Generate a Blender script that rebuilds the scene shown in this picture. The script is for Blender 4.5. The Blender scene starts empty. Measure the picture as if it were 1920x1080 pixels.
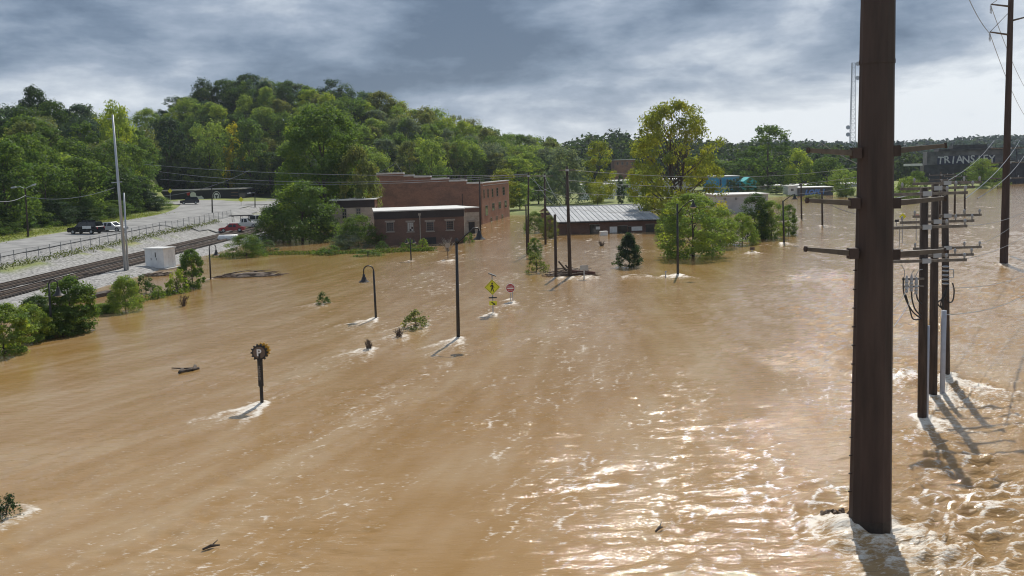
import bpy, math, random
import numpy as np
from mathutils import Vector, Matrix

SC = bpy.context.scene
COL = SC.collection
R = math.radians

# ------------------------------------------------------------------ camera
F, CX, CY, CAMH = 1800.0, 960.0, 540.0, 11.0      # focal length and centre in photo pixels, eye height over the flood
PITCH, ROLL = math.atan(225 / 1800), R(1.6)
FW = Vector((0, math.cos(PITCH), -math.sin(PITCH)))
RT0, UP0 = Vector((1, 0, 0)), Vector((0, math.sin(PITCH), math.cos(PITCH)))
RT = RT0 * math.cos(ROLL) - UP0 * math.sin(ROLL)
UP = UP0 * math.cos(ROLL) + RT0 * math.sin(ROLL)
CAM = Vector((0, 0, CAMH))
cam_d = bpy.data.cameras.new('camera'); cam = bpy.data.objects.new('camera', cam_d); COL.objects.link(cam)
cam_d.sensor_width = 36; cam_d.lens = 36 * F / 1920; cam_d.clip_end = 6000; cam_d.clip_start = 0.1
m = Matrix((RT, UP, -FW)).transposed().to_4x4(); m.translation = CAM
cam.matrix_world = m
SC.camera = cam

# ------------------------------------------------------------------ sky and sun
SUN_EL, SUN_AZ = R(47), R(13)                     # azimuth measured from +Y (straight ahead) towards +X
w = bpy.data.worlds.new('World'); SC.world = w; w.use_nodes = True
nt = w.node_tree; nt.nodes.clear()
def N(tree, typ, **kw):
    n = tree.nodes.new(typ)
    for k, v in kw.items():
        if k.startswith('i_'):
            key = k[2:]; key = int(key) if key.isdigit() else key.replace('_', ' ')
            n.inputs[key].default_value = v
        else: setattr(n, k, v)
    return n
def L(tree, a, b): tree.links.new(a, b)
def ramp(tree, stops, interp='LINEAR'):
    n = tree.nodes.new('ShaderNodeValToRGB'); r = n.color_ramp; r.interpolation = interp
    while len(r.elements) < len(stops): r.elements.new(0.5)
    for e, (p, c) in zip(r.elements, stops):
        e.position = p; e.color = (*c, 1) if len(c) == 3 else c
    return n
out = N(nt, 'ShaderNodeOutputWorld'); bg = N(nt, 'ShaderNodeBackground', i_Strength=0.1)
sky = N(nt, 'ShaderNodeTexSky', sky_type='NISHITA', sun_disc=False, sun_elevation=SUN_EL, sun_rotation=SUN_AZ)
tc = N(nt, 'ShaderNodeTexCoord')
mp = N(nt, 'ShaderNodeMapping'); mp.inputs['Scale'].default_value = (1.0, 1.0, 3.0); mp.inputs['Location'].default_value = (3.1, 0.4, 0.9)
L(nt, tc.outputs['Generated'], mp.inputs['Vector'])
n1 = N(nt, 'ShaderNodeTexNoise', i_Scale=4.8, i_Detail=10.0, i_Roughness=0.57, i_Distortion=0.12)
n2 = N(nt, 'ShaderNodeTexNoise', i_Scale=1.5, i_Detail=3.0, i_Roughness=0.5)
L(nt, mp.outputs[0], n1.inputs['Vector']); L(nt, mp.outputs[0], n2.inputs['Vector'])
sx = N(nt, 'ShaderNodeSeparateXYZ'); L(nt, tc.outputs['Generated'], sx.inputs[0])
# the cloud deck thins towards the horizon, where it lets bright light through
low = N(nt, 'ShaderNodeMapRange', i_From_Min=0.0, i_From_Max=0.10, i_To_Min=0.21, i_To_Max=0.0); L(nt, sx.outputs['Z'], low.inputs['Value'])
mx = N(nt, 'ShaderNodeMath', operation='MULTIPLY_ADD'); mx.inputs[1].default_value = 0.45
L(nt, n2.outputs['Fac'], mx.inputs[0])
ad0 = N(nt, 'ShaderNodeMath', operation='MULTIPLY_ADD'); ad0.inputs[1].default_value = 0.62
L(nt, n1.outputs['Fac'], ad0.inputs[0]); L(nt, low.outputs[0], ad0.inputs[2]); L(nt, ad0.outputs[0], mx.inputs[2])
K = 10.0
cr = ramp(nt, [(0.44, (.100*K, .152*K, .235*K)), (0.50, (.185*K, .252*K, .355*K)), (0.565, (.33*K, .40*K, .51*K)), (0.68, (.85*K, .90*K, .95*K))])
L(nt, mx.outputs[0], cr.inputs[0])
mixs = N(nt, 'ShaderNodeMix', data_type='RGBA'); mixs.inputs['Factor'].default_value = 0.93
L(nt, sky.outputs[0], mixs.inputs['A']); L(nt, cr.outputs[0], mixs.inputs['B'])
L(nt, mixs.outputs['Result'], bg.inputs['Color']); L(nt, bg.outputs[0], out.inputs['Surface'])

sun_d = bpy.data.lights.new('sun', 'SUN'); sun_d.energy = 4.2; sun_d.angle = R(0.5); sun_d.color = (1, .955, .88)
sun = bpy.data.objects.new('sun', sun_d); COL.objects.link(sun)
sdir = Vector((math.sin(SUN_AZ) * math.cos(SUN_EL), math.cos(SUN_AZ) * math.cos(SUN_EL), math.sin(SUN_EL)))
sun.rotation_euler = sdir.to_track_quat('Z', 'Y').to_euler()
sun.location = (0, 0, 60)
vs = SC.view_settings; vs.view_transform = 'Standard'; vs.look = 'None'; vs.exposure = 0.0; vs.gamma = 1.0; vs.use_curve_mapping = False
SC.render.engine = 'CYCLES'
SC.cycles.use_denoising = True; SC.cycles.filter_width = 1.1
SC.cycles.max_bounces = 6; SC.cycles.transparent_max_bounces = 8
SC.cycles.sample_clamp_indirect = 4.0

# ------------------------------------------------------------------ surveying helpers
def ray(px, py): return FW * F + RT * (px - CX) + UP * (CY - py)
def W(px, py, z=0.0):                              # the point of the level plane z seen at a pixel
    d = ray(px, py); return CAM + d * ((z - CAMH) / d.z)
def AT(px, py, Y):                                 # the point at distance Y seen at a pixel
    d = ray(px, py); return CAM + d * (Y / d.y)
def hor(px): return 315 - (px - 960) * math.tan(ROLL)

# ------------------------------------------------------------------ object helpers
def tag(o, label=None, cat=None, group=None, kind=None):
    if label: o['label'] = label
    if cat: o['category'] = cat
    if group: o['group'] = group
    if kind: o['kind'] = kind
    return o
def empty(name, loc=(0, 0, 0), label=None, cat=None, group=None, rz=0.0):
    o = bpy.data.objects.new(name, None); COL.objects.link(o); o.location = loc; o.rotation_euler[2] = rz
    o.empty_display_size = 0.2
    return tag(o, label, cat, group)
class MB:
    def __init__(s): s.v = []; s.f = []; s.smooth = False
    def quad(s, a, b, c, d):
        n = len(s.v); s.v += [tuple(a), tuple(b), tuple(c), tuple(d)]; s.f.append((n, n+1, n+2, n+3)); return s
    def poly(s, pts):
        n = len(s.v); s.v += [tuple(p) for p in pts]; s.f.append(tuple(range(n, n+len(pts)))); return s
    def box(s, c, size, rz=0.0, rx=0.0, ry=0.0):
        hx, hy, hz = size[0]/2, size[1]/2, size[2]/2
        M = Matrix.Rotation(rz, 3, 'Z') @ Matrix.Rotation(ry, 3, 'Y') @ Matrix.Rotation(rx, 3, 'X')
        n = len(s.v); c = Vector(c)
        for x, y, z in ((-hx,-hy,-hz),(hx,-hy,-hz),(hx,hy,-hz),(-hx,hy,-hz),(-hx,-hy,hz),(hx,-hy,hz),(hx,hy,hz),(-hx,hy,hz)):
            s.v.append(tuple(c + M @ Vector((x, y, z))))
        for q in ((0,3,2,1),(4,5,6,7),(0,1,5,4),(1,2,6,5),(2,3,7,6),(3,0,4,7)): s.f.append(tuple(n+i for i in q))
        return s
    def box2(s, x0, x1, y0, y1, z0, z1): return s.box(((x0+x1)/2, (y0+y1)/2, (z0+z1)/2), (x1-x0, y1-y0, z1-z0))
    def tube(s, pts, rad, n=8, cap=True, phase=0.0):
        pts = [Vector(p) for p in pts]
        if not hasattr(rad, '__len__'): rad = [rad] * len(pts)
        base = len(s.v); ref = None
        for i, p in enumerate(pts):
            d = (pts[min(i+1, len(pts)-1)] - pts[max(i-1, 0)])
            d = d.normalized() if d.length > 1e-9 else Vector((0, 0, 1))
            if ref is None: ref = Vector((1, 0, 0)) if abs(d.x) < .8 else Vector((0, 1, 0))
            a = (ref - d * ref.dot(d)).normalized(); b = d.cross(a); ref = a
            for k in range(n):
                t = phase + 2 * math.pi * k / n
                s.v.append(tuple(p + (a * math.cos(t) + b * math.sin(t)) * rad[i]))
        for i in range(len(pts) - 1):
            for k in range(n):
                k2 = (k + 1) % n; A = base + i * n; B = A + n
                s.f.append((A + k, A + k2, B + k2, B + k))
        if cap:
            s.f.append(tuple(base + k for k in range(n - 1, -1, -1)))
            e = base + (len(pts) - 1) * n; s.f.append(tuple(e + k for k in range(n)))
        return s
    def prism(s, outline, origin, ux, uy, depth):      # outline in (u,v); extruded along ux x uy
        ux, uy, o = Vector(ux), Vector(uy), Vector(origin); nrm = ux.cross(uy).normalized() * depth
        n = len(s.v); k = len(outline)
        for u, v in outline: s.v.append(tuple(o + ux * u + uy * v))
        for u, v in outline: s.v.append(tuple(o + ux * u + uy * v + nrm))
        s.f.append(tuple(n + i for i in range(k - 1, -1, -1))); s.f.append(tuple(n + k + i for i in range(k)))
        for i in range(k):
            j = (i + 1) % k; s.f.append((n + i, n + j, n + k + j, n + k + i))
        return s
    def lathe(s, prof, c, n=12):
        c = Vector(c); base = len(s.v)
        for r, z in prof:
            for k in range(n):
                t = 2 * math.pi * k / n; s.v.append((c.x + r * math.cos(t), c.y + r * math.sin(t), c.z + z))
        for i in range(len(prof) - 1):
            for k in range(n):
                k2 = (k + 1) % n; A = base + i * n; B = A + n; s.f.append((A + k, A + k2, B + k2, B + k))
        s.f.append(tuple(base + k for k in range(n - 1, -1, -1)))
        e = base + (len(prof) - 1) * n; s.f.append(tuple(e + k for k in range(n)))
        return s
    def mesh(s, name, mat, smooth=False):
        me = bpy.data.meshes.new(name); me.from_pydata(s.v, [], s.f); me.validate(); me.update()
        if mat: me.materials.append(mat)
        if smooth: me.polygons.foreach_set('use_smooth', [True] * len(me.polygons))
        return me
    def build(s, name, mat, parent=None, smooth=False):
        o = bpy.data.objects.new(name, s.mesh(name, mat, smooth)); COL.objects.link(o)
        if parent is not None: o.parent = parent
        return o
def put(name, me, parent=None, loc=(0, 0, 0), rz=0.0, sc=(1, 1, 1)):
    o = bpy.data.objects.new(name, me); COL.objects.link(o); o.location = loc; o.rotation_euler[2] = rz; o.scale = sc
    if parent is not None: o.parent = parent
    return o
def copy_tree(o, parent=None):
    c = o.copy(); COL.objects.link(c); c.parent = parent
    for ch in [x for x in bpy.data.objects if x.parent == o]: copy_tree(ch, c)
    return c
def text_mesh(txt, size, mat, name='lettering', shear=0.0, extrude=0.01, bold=0.0, space=1.0):
    cu = bpy.data.curves.new(name, 'FONT'); cu.body = txt; cu.size = size; cu.align_x = 'CENTER'; cu.align_y = 'CENTER'
    cu.extrude = extrude; cu.shear = shear; cu.offset = bold; cu.space_character = space; cu.resolution_u = 3
    o = bpy.data.objects.new(name, cu); COL.objects.link(o)
    me = bpy.data.meshes.new_from_object(o.evaluated_get(bpy.context.evaluated_depsgraph_get()))
    bpy.data.objects.remove(o); me.materials.clear(); me.materials.append(mat); me.name = name
    return me
def np_mesh(name, V, Fq, mat, attrs=None, smooth=False):
    me = bpy.data.meshes.new(name); nv, nf = len(V), len(Fq); k = Fq.shape[1]
    me.vertices.add(nv); me.vertices.foreach_set('co', V.astype(np.float32).ravel())
    me.loops.add(nf * k); me.loops.foreach_set('vertex_index', Fq.astype(np.int32).ravel())
    me.polygons.add(nf); me.polygons.foreach_set('loop_start', np.arange(0, nf * k, k, dtype=np.int32))
    me.polygons.foreach_set('loop_total', np.full(nf, k, dtype=np.int32))
    if smooth: me.polygons.foreach_set('use_smooth', np.ones(nf, dtype=bool))
    me.update(calc_edges=True)
    if mat: me.materials.append(mat)
    for an, arr in (attrs or {}).items():
        at = me.attributes.new(an, 'FLOAT', 'POINT'); at.data.foreach_set('value', arr.astype(np.float32).ravel())
    return me

# ------------------------------------------------------------------ materials
MATS = {}
def new_mat(name):
    mt = bpy.data.materials.new(name); mt.use_nodes = True; MATS[name] = mt
    t = mt.node_tree; b = t.nodes['Principled BSDF']; return mt, t, b
def plain(name, col, rough=0.7, metal=0.0, var=0.25, scale=3.0, bump=0.0, bscale=20.0, streak=False):
    mt, t, b = new_mat(name)
    tcn = N(t, 'ShaderNodeTexCoord'); mpn = N(t, 'ShaderNodeMapping')
    mpn.inputs['Scale'].default_value = (1, 1, 0.12) if streak else (1, 1, 1)
    L(t, tcn.outputs['Object'], mpn.inputs[0])
    nz = N(t, 'ShaderNodeTexNoise', i_Scale=scale, i_Detail=5.0, i_Roughness=0.6); L(t, mpn.outputs[0], nz.inputs['Vector'])
    lo = [max(0, c * (1 - var)) for c in col]; hi = [min(1, c * (1 + var)) for c in col]
    rp = ramp(t, [(0.32, lo), (0.68, hi)]); L(t, nz.outputs['Fac'], rp.inputs[0]); L(t, rp.outputs[0], b.inputs['Base Color'])
    b.inputs['Roughness'].default_value = rough; b.inputs['Metallic'].default_value = metal
    if bump:
        nb = N(t, 'ShaderNodeTexNoise', i_Scale=bscale, i_Detail=4.0); L(t, tcn.outputs['Object'], nb.inputs['Vector'])
        bp = N(t, 'ShaderNodeBump', i_Strength=bump, i_Distance=0.02); L(t, nb.outputs['Fac'], bp.inputs['Height']); L(t, bp.outputs[0], b.inputs['Normal'])
    return mt
def brick_mat(name, c1, c2, mortar, dirt=(.05, .04, .035), dirt_amt=0.5, dscale=0.35):
    mt, t, b = new_mat(name)
    tcn = N(t, 'ShaderNodeTexCoord'); sp = N(t, 'ShaderNodeSeparateXYZ'); L(t, tcn.outputs['Object'], sp.inputs[0])
    a = N(t, 'ShaderNodeMath', operation='ADD'); L(t, sp.outputs[0], a.inputs[0]); L(t, sp.outputs[1], a.inputs[1])
    cb = N(t, 'ShaderNodeCombineXYZ'); L(t, a.outputs[0], cb.inputs[0]); L(t, sp.outputs[2], cb.inputs[1])
    bk = N(t, 'ShaderNodeTexBrick', i_Scale=1.0); bk.inputs['Brick Width'].default_value = .23; bk.inputs['Row Height'].default_value = .085
    bk.inputs['Mortar Size'].default_value = .008; bk.inputs['Color1'].default_value = (*c1, 1); bk.inputs['Color2'].default_value = (*c2, 1); bk.inputs['Mortar'].default_value = (*mortar, 1)
    L(t, cb.outputs[0], bk.inputs['Vector'])
    mpn = N(t, 'ShaderNodeMapping'); mpn.inputs['Scale'].default_value = (1, 1, 1.8); L(t, tcn.outputs['Object'], mpn.inputs[0])
    nz = N(t, 'ShaderNodeTexNoise', i_Scale=dscale, i_Detail=8.0, i_Roughness=0.65); L(t, mpn.outputs[0], nz.inputs['Vector'])
    rp = ramp(t, [(0.42, (0, 0, 0)), (0.68, (dirt_amt,) * 3)]); L(t, nz.outputs['Fac'], rp.inputs[0])
    mxn = N(t, 'ShaderNodeMix', data_type='RGBA'); L(t, rp.outputs[0], mxn.inputs['Factor']); L(t, bk.outputs['Color'], mxn.inputs['A']); mxn.inputs['B'].default_value = (*dirt, 1)
    L(t, mxn.outputs['Result'], b.inputs['Base Color']); b.inputs['Roughness'].default_value = 0.9
    bp = N(t, 'ShaderNodeBump', i_Strength=0.4, i_Distance=0.01); L(t, bk.outputs['Fac'], bp.inputs['Height']); bp.invert = True; L(t, bp.outputs[0], b.inputs['Normal'])
    return mt
def leaf_mat():
    mt = bpy.data.materials.new('foliage'); mt.use_nodes = True; t = mt.node_tree; t.nodes.clear()
    o = N(t, 'ShaderNodeOutputMaterial'); oi = N(t, 'ShaderNodeObjectInfo'); at = N(t, 'ShaderNodeAttribute', attribute_name='tone')
    # tone shifts a clump between deep green and sunnier yellow green
    rp = ramp(t, [(0.0, (.62, .74, .80)), (0.5, (1, 1, 1)), (1.0, (1.7, 1.4, .75))]); L(t, at.outputs['Fac'], rp.inputs[0])
    mu = N(t, 'ShaderNodeMix', data_type='RGBA', blend_type='MULTIPLY'); mu.inputs['Factor'].default_value = 1.0
    L(t, oi.outputs['Color'], mu.inputs['A']); L(t, rp.outputs[0], mu.inputs['B'])
    d = N(t, 'ShaderNodeBsdfDiffuse'); tr = N(t, 'ShaderNodeBsdfTranslucent'); gl = N(t, 'ShaderNodeBsdfGlossy', i_Roughness=0.5)
    sat = N(t, 'ShaderNodeMix', data_type='RGBA', blend_type='MULTIPLY'); sat.inputs['Factor'].default_value = 1.0
    L(t, mu.outputs['Result'], sat.inputs['A']); sat.inputs['B'].default_value = (1.35, 1.42, .78, 1)
    L(t, mu.outputs['Result'], d.inputs['Color']); L(t, sat.outputs['Result'], tr.inputs['Color']); gl.inputs['Color'].default_value = (.9, .95, 1, 1)
    m1 = N(t, 'ShaderNodeMixShader'); m1.inputs[0].default_value = 0.55; L(t, d.outputs[0], m1.inputs[1]); L(t, tr.outputs[0], m1.inputs[2])
    m2 = N(t, 'ShaderNodeMixShader'); m2.inputs[0].default_value = 0.012; L(t, m1.outputs[0], m2.inputs[1]); L(t, gl.outputs[0], m2.inputs[2])
    L(t, m2.outputs[0], o.inputs['Surface']); return mt
LEAF = leaf_mat()
BARK = plain('bark', (.085, .065, .05), .95, var=.4, scale=2.0, bump=.5, bscale=8, streak=True)
PALE_BARK = plain('pale_bark', (.30, .28, .24), .9, var=.4, scale=2.0, streak=True)
RUST_STEEL = plain('weathered_steel', (.046, .028, .022), .8, metal=0.0, var=.42, scale=2.4, streak=True, bump=.15, bscale=30)
DARK_STEEL = plain('dark_arm_steel', (.10, .075, .055), .6, var=.3, scale=4)
GALV = plain('galvanised_steel', (.42, .44, .46), .45, metal=.6, var=.15, scale=3, streak=True)
LGREY = plain('grey_conduit', (.40, .41, .45), .5, var=.12)
POLEWOOD = plain('creosote_wood', (.055, .04, .032), .9, var=.5, scale=6, streak=True, bump=.3, bscale=14)
ARMWOOD = plain('crossarm_wood', (.16, .14, .12), .85, var=.35, scale=5)
PORC = plain('porcelain', (.34, .35, .37), .3, var=.1)
BLACKP = plain('black_paint', (.016, .015, .015), .5, var=.25)
CABLE = plain('black_cable', (.02, .02, .022), .6, var=.2)
WIRE = plain('aluminium_wire', (.28, .29, .30), .5, metal=.3, var=.1)
WHITE = plain('white_paint', (.74, .74, .72), .6, var=.08, scale=1.5)
ROOFW = plain('white_roofing', (.62, .61, .58), .7, var=.14, scale=.8)
GREYW = plain('grey_render', (.47, .46, .46), .85, var=.15, scale=.6)
CONC = plain('concrete', (.36, .35, .33), .9, var=.2, scale=.7)
GLASS = plain('dark_window_glass', (.02, .024, .028), .08, var=.2)
FRAME = plain('window_frame', (.22, .20, .18), .7, var=.2)
STONE = plain('lintel_stone', (.31, .27, .23), .85, var=.2)
BRICK_A = brick_mat('old_red_brick', (.345, .170, .105), (.255, .122, .080), (.29, .22, .175), dirt=(.11, .075, .06), dirt_amt=.7)
BRICK_B = brick_mat('dark_red_brick', (.185, .094, .064), (.140, .072, .052), (.155, .115, .09), dirt_amt=.5)
BRICK_C = brick_mat('blackish_brick', (.040, .030, .028), (.032, .025, .024), (.045, .04, .038), dirt_amt=.2)  # near black brick for parapets, chimneys and a house roof
BRICK_SUNLIT = brick_mat('painted_sunlit_brick', (.40, .19, .10), (.32, .14, .08), (.30, .22, .16), dirt_amt=.4)  # lighter orange copy that paints sunlight onto right-hand walls
PALEB = brick_mat('whitewash_and_sunlit_brick', (.52, .46, .38), (.43, .37, .30), (.46, .41, .35), dirt=(.12, .095, .08), dirt_amt=.65, dscale=.5)  # also paints sunlight on the low brick building's right side
METALROOF = plain('metal_roofing', (.34, .35, .36), .75, metal=.0, var=.2, scale=.5)
METALROOF2 = plain('metal_roofing_dull', (.275, .285, .30), .75, metal=.0, var=.2, scale=.5)
YSIGN = plain('fluorescent_yellow', (.72, .70, .03), .5, var=.05)
RSIGN = plain('sign_red', (.42, .03, .035), .5, var=.08)
SWHITE = plain('sign_white', (.8, .8, .78), .5, var=.03)
ORANGE = plain('gear_orange', (.55, .30, .03), .6, var=.15)
BROWNG = plain('brown_disc', (.14, .095, .07), .6, var=.15)
TYRE = plain('tyre_rubber', (.018, .018, .018), .85, var=.2)
CARGLASS = plain('car_glass', (.015, .018, .02), .06, var=.1)
CARBLACK = plain('car_black', (.012, .014, .02), .22, var=.1)
CARRED = plain('car_red', (.32, .018, .025), .25, var=.08)
CARSILV = plain('car_silver', (.55, .56, .57), .3, metal=.4, var=.05)
CARWHITE = plain('car_white', (.72, .72, .72), .3, var=.04)
LAMPLENS = plain('lamp_lens', (.6, .6, .55), .2, var=.05)
DEBRIS = plain('driftwood', (.13, .095, .07), .9, var=.5, scale=5, bump=.4)
BLACKWALL = plain('black_wall_paint', (.016, .019, .027), .7, var=.2)
GRAFB = plain('graffiti_blue', (.12, .26, .62), .6, var=.2, scale=4)
BLUEW = plain('blue_cladding', (.05, .27, .50), .6, var=.2, scale=.6)
TEAL = plain('teal_cladding', (.04, .42, .42), .6, var=.15)
RUINW = plain('stained_concrete', (.10, .10, .105), .9, var=.5, scale=.35)
RUIND = plain('dark_stained_concrete', (.045, .045, .05), .9, var=.5, scale=.5)
CARDB = plain('white_panel', (.66, .66, .64), .6, var=.1)
CHAINLINK = None
def chain_mat():
    mt = bpy.data.materials.new('chain_link'); mt.use_nodes = True; t = mt.node_tree; t.nodes.clear()
    o = N(t, 'ShaderNodeOutputMaterial'); tr = N(t, 'ShaderNodeBsdfTransparent'); d = N(t, 'ShaderNodeBsdfDiffuse'); d.inputs[0].default_value = (.35, .36, .36, 1)
    mxs = N(t, 'ShaderNodeMixShader'); mxs.inputs[0].default_value = .16
    L(t, tr.outputs[0], mxs.inputs[1]); L(t, d.outputs[0], mxs.inputs[2]); L(t, mxs.outputs[0], o.inputs[0]); return mt
CHAINLINK = chain_mat()

# ------------------------------------------------------------------ numpy noise
_A = np.random.RandomState(7).rand(256, 256) * 2 * np.pi; _GX, _GY = np.cos(_A), np.sin(_A)
def vnoise(x, y, o=0):                              # gradient noise, 0..1
    x, y = x + 17.3 * o, y + 9.1 * o
    xi = np.floor(x).astype(int); yi = np.floor(y).astype(int); fx = x - xi; fy = y - yi
    u = fx*fx*fx*(fx*(fx*6-15)+10); v = fy*fy*fy*(fy*(fy*6-15)+10)
    def g(ix, iy, dx, dy): return _GX[ix & 255, iy & 255] * dx + _GY[ix & 255, iy & 255] * dy
    n = (g(xi, yi, fx, fy)*(1-u)*(1-v) + g(xi+1, yi, fx-1, fy)*u*(1-v) + g(xi, yi+1, fx, fy-1)*(1-u)*v + g(xi+1, yi+1, fx-1, fy-1)*u*v)
    return np.clip(.5 + n * .95, 0, 1)
def fbm(x, y, oct=4, o=0):
    s = 0; a = .5; n = 0
    for i in range(oct): s = s + a * vnoise(x * 2**i, y * 2**i, o + i); n += a; a *= .5
    return s / n
def sstep(a, b, x):
    t = np.clip((x - a) / (b - a), 0, 1); return t*t*(3-2*t)

# ------------------------------------------------------------------ terrain
def px_t(px): return (np.asarray(px, float) - CX) / F
HP  = [-400, 0, 130, 215, 280, 300, 400, 470, 560, 640, 760, 850, 950, 1050, 1200]
HSK = [186, 184, 182, 196, 200, 182, 160, 146, 150, 150, 178, 208, 238, 258, 275]
HD  = [250, 240, 252, 270, 295, 345, 365, 370, 365, 360, 362, 370, 390, 405, 425]
HF  = [110, 156, 180, 198, 222, 299, 301, 300, 288, 280, 285, 295, 310, 340, 380]
HZ = [CAMH + d * (hor(p) - s) / F - 16.0 for p, s, d in zip(HP, HSK, HD)]
BP = [600, 900, 1240, 1330, 1440, 1560, 1620, 1690, 1740, 1860, 1925, 2300]
BD = [218, 222, 226, 238, 290, 300, 262, 232, 290, 315, 460, 520]
def ground(X, Y):
    X = np.asarray(X, float); Y = np.asarray(Y, float); s = -X; t = X / np.maximum(Y, 5)
    far = np.clip((Y - 108) * .012, -.3, 1.4) * sstep(53, 58, s)
    wob = (fbm(X * .12, Y * .12, 3, 5) - .5)
    z = np.interp(s + wob * 1.6, [28, 31.5, 33.5, 36, 41, 43.2, 45, 53, 55.5, 59, 73, 78, 84], [-2.4, -.25, -.12, -.55, -.45, .22, .60, .66, 1.3, 2.2, 2.45, 2.8, 3.1]) + far
    tf = px_t(BP); Db = np.interp(t, tf, BD)
    land = -2.4 + sstep(-5, 4, Y - Db + wob * 6) * 3.0 + np.clip(Y - Db - 4, 0, 300) * .005
    z = np.where(X > -33, np.maximum(z, land), z)
    ht = px_t(HP); Yf = np.interp(t, ht, HF); Yr = np.interp(t, ht, HD); Zr = np.interp(t, ht, HZ)
    k = sstep(0, 1, (Y - Yf) / (Yr - Yf)); hill = 2.5 + (Zr - 2.5) * k - np.clip(Y - Yr, 0, 400) * .02
    z = np.where((Y > Yf) & (t < px_t(1200)), np.maximum(z, hill), z)
    return z
def gz(x, y): return float(ground(np.array([x]), np.array([y]))[0])

def ground_mat():
    mt, t, b = new_mat('bank_ground')
    tcn = N(t, 'ShaderNodeTexCoord'); sp = N(t, 'ShaderNodeSeparateXYZ'); L(t, tcn.outputs['Object'], sp.inputs[0])
    def noise(scale, det=4.0):
        n = N(t, 'ShaderNodeTexNoise', i_Scale=scale, i_Detail=det, i_Roughness=.6); L(t, tcn.outputs['Object'], n.inputs['Vector']); return n
    def mix(fac, a, bb):
        n = N(t, 'ShaderNodeMix', data_type='RGBA')
        for sock, v in (('Factor', fac), ('A', a), ('B', bb)):
            if isinstance(v, bpy.types.NodeSocket): L(t, v, n.inputs[sock])
            else: n.inputs[sock].default_value = v if sock == 'Factor' else (*v, 1)
        return n.outputs['Result']
    fine = noise(3.0, 8.0); big = noise(.18, 5.0)
    gr = ramp(t, [(.35, (.12, .115, .11)), (.5, (.29, .28, .265)), (.66, (.47, .46, .44))]); L(t, fine.outputs['Fac'], gr.inputs[0])
    gs = ramp(t, [(.3, (.10, .14, .03)), (.55, (.21, .24, .05)), (.72, (.30, .26, .10))]); L(t, big.outputs['Fac'], gs.inputs[0])
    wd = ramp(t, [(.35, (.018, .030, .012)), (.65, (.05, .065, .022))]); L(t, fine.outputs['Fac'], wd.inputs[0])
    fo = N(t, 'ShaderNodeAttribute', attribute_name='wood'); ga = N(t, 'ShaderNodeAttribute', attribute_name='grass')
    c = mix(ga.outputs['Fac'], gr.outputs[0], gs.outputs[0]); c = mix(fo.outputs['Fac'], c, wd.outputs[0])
    L(t, c, b.inputs['Base Color']); b.inputs['Roughness'].default_value = .95
    bp = N(t, 'ShaderNodeBump', i_Strength=.7, i_Distance=.12); L(t, fine.outputs['Fac'], bp.inputs['Height']); L(t, bp.outputs[0], b.inputs['Normal'])
    return mt
def make_terrain():
    xs = np.unique(np.concatenate([np.arange(-420, -90, 5.), np.arange(-90, -26, .8), np.arange(-26, 90, 2.5), np.arange(90, 460, 6.)]))
    ys = np.unique(np.concatenate([np.arange(-20, 40, 6.), np.arange(40, 320, 1.6), np.arange(320, 700, 6.)]))
    X, Y = np.meshgrid(xs, ys); Z = ground(X, Y)
    Z += np.where(Z > .05, (fbm(X * .9, Y * .9, 3, 2) - .5) * .16, 0)
    s = -X; t = X / np.maximum(Y, 5); Yf = np.interp(t, px_t(HP), HF)
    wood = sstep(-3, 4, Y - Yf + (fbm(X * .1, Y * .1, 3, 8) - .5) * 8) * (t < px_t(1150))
    nz = fbm(X * .22, Y * .22, 4, 3)
    grass = np.zeros_like(X)
    grass = np.maximum(grass, sstep(69.4, 71.2, s + (nz - .5) * 3) * (Y > 60))
    grass = np.maximum(grass, np.exp(-((s - 55.8) / .9)**2) * sstep(.45, .62, nz) * 1.0)
    grass = np.maximum(grass, 1.0 * ((X > -38.5) & (Y < 210)))
    grass = np.maximum(grass, sstep(178, 200, Y + (nz - .5) * 20) * (s < 56) * .9)
    grass = np.maximum(grass, (X > -40) * sstep(.34, .52, nz) * 1.0)
    # lawns by the far junction
    for cx, cy, rx, ry in ((-78, 214, 5, 9), (-67, 222, 5.5, 14), (-66, 268, 14, 6), (-58, 196, 2.5, 20)):
        grass = np.maximum(grass, sstep(1.15, .8, np.sqrt(((X-cx)/rx)**2 + ((Y-cy)/ry)**2)))
    h, wd_ = X.shape; V = np.stack([X, Y, Z], -1).reshape(-1, 3)
    i = np.arange((h-1) * (wd_-1)); r, c = i // (wd_-1), i % (wd_-1); a = r * wd_ + c
    Fq = np.stack([a, a+1, a+wd_+1, a+wd_], 1)
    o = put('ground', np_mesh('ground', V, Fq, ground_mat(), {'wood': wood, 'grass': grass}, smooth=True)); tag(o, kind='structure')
make_terrain()

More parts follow.
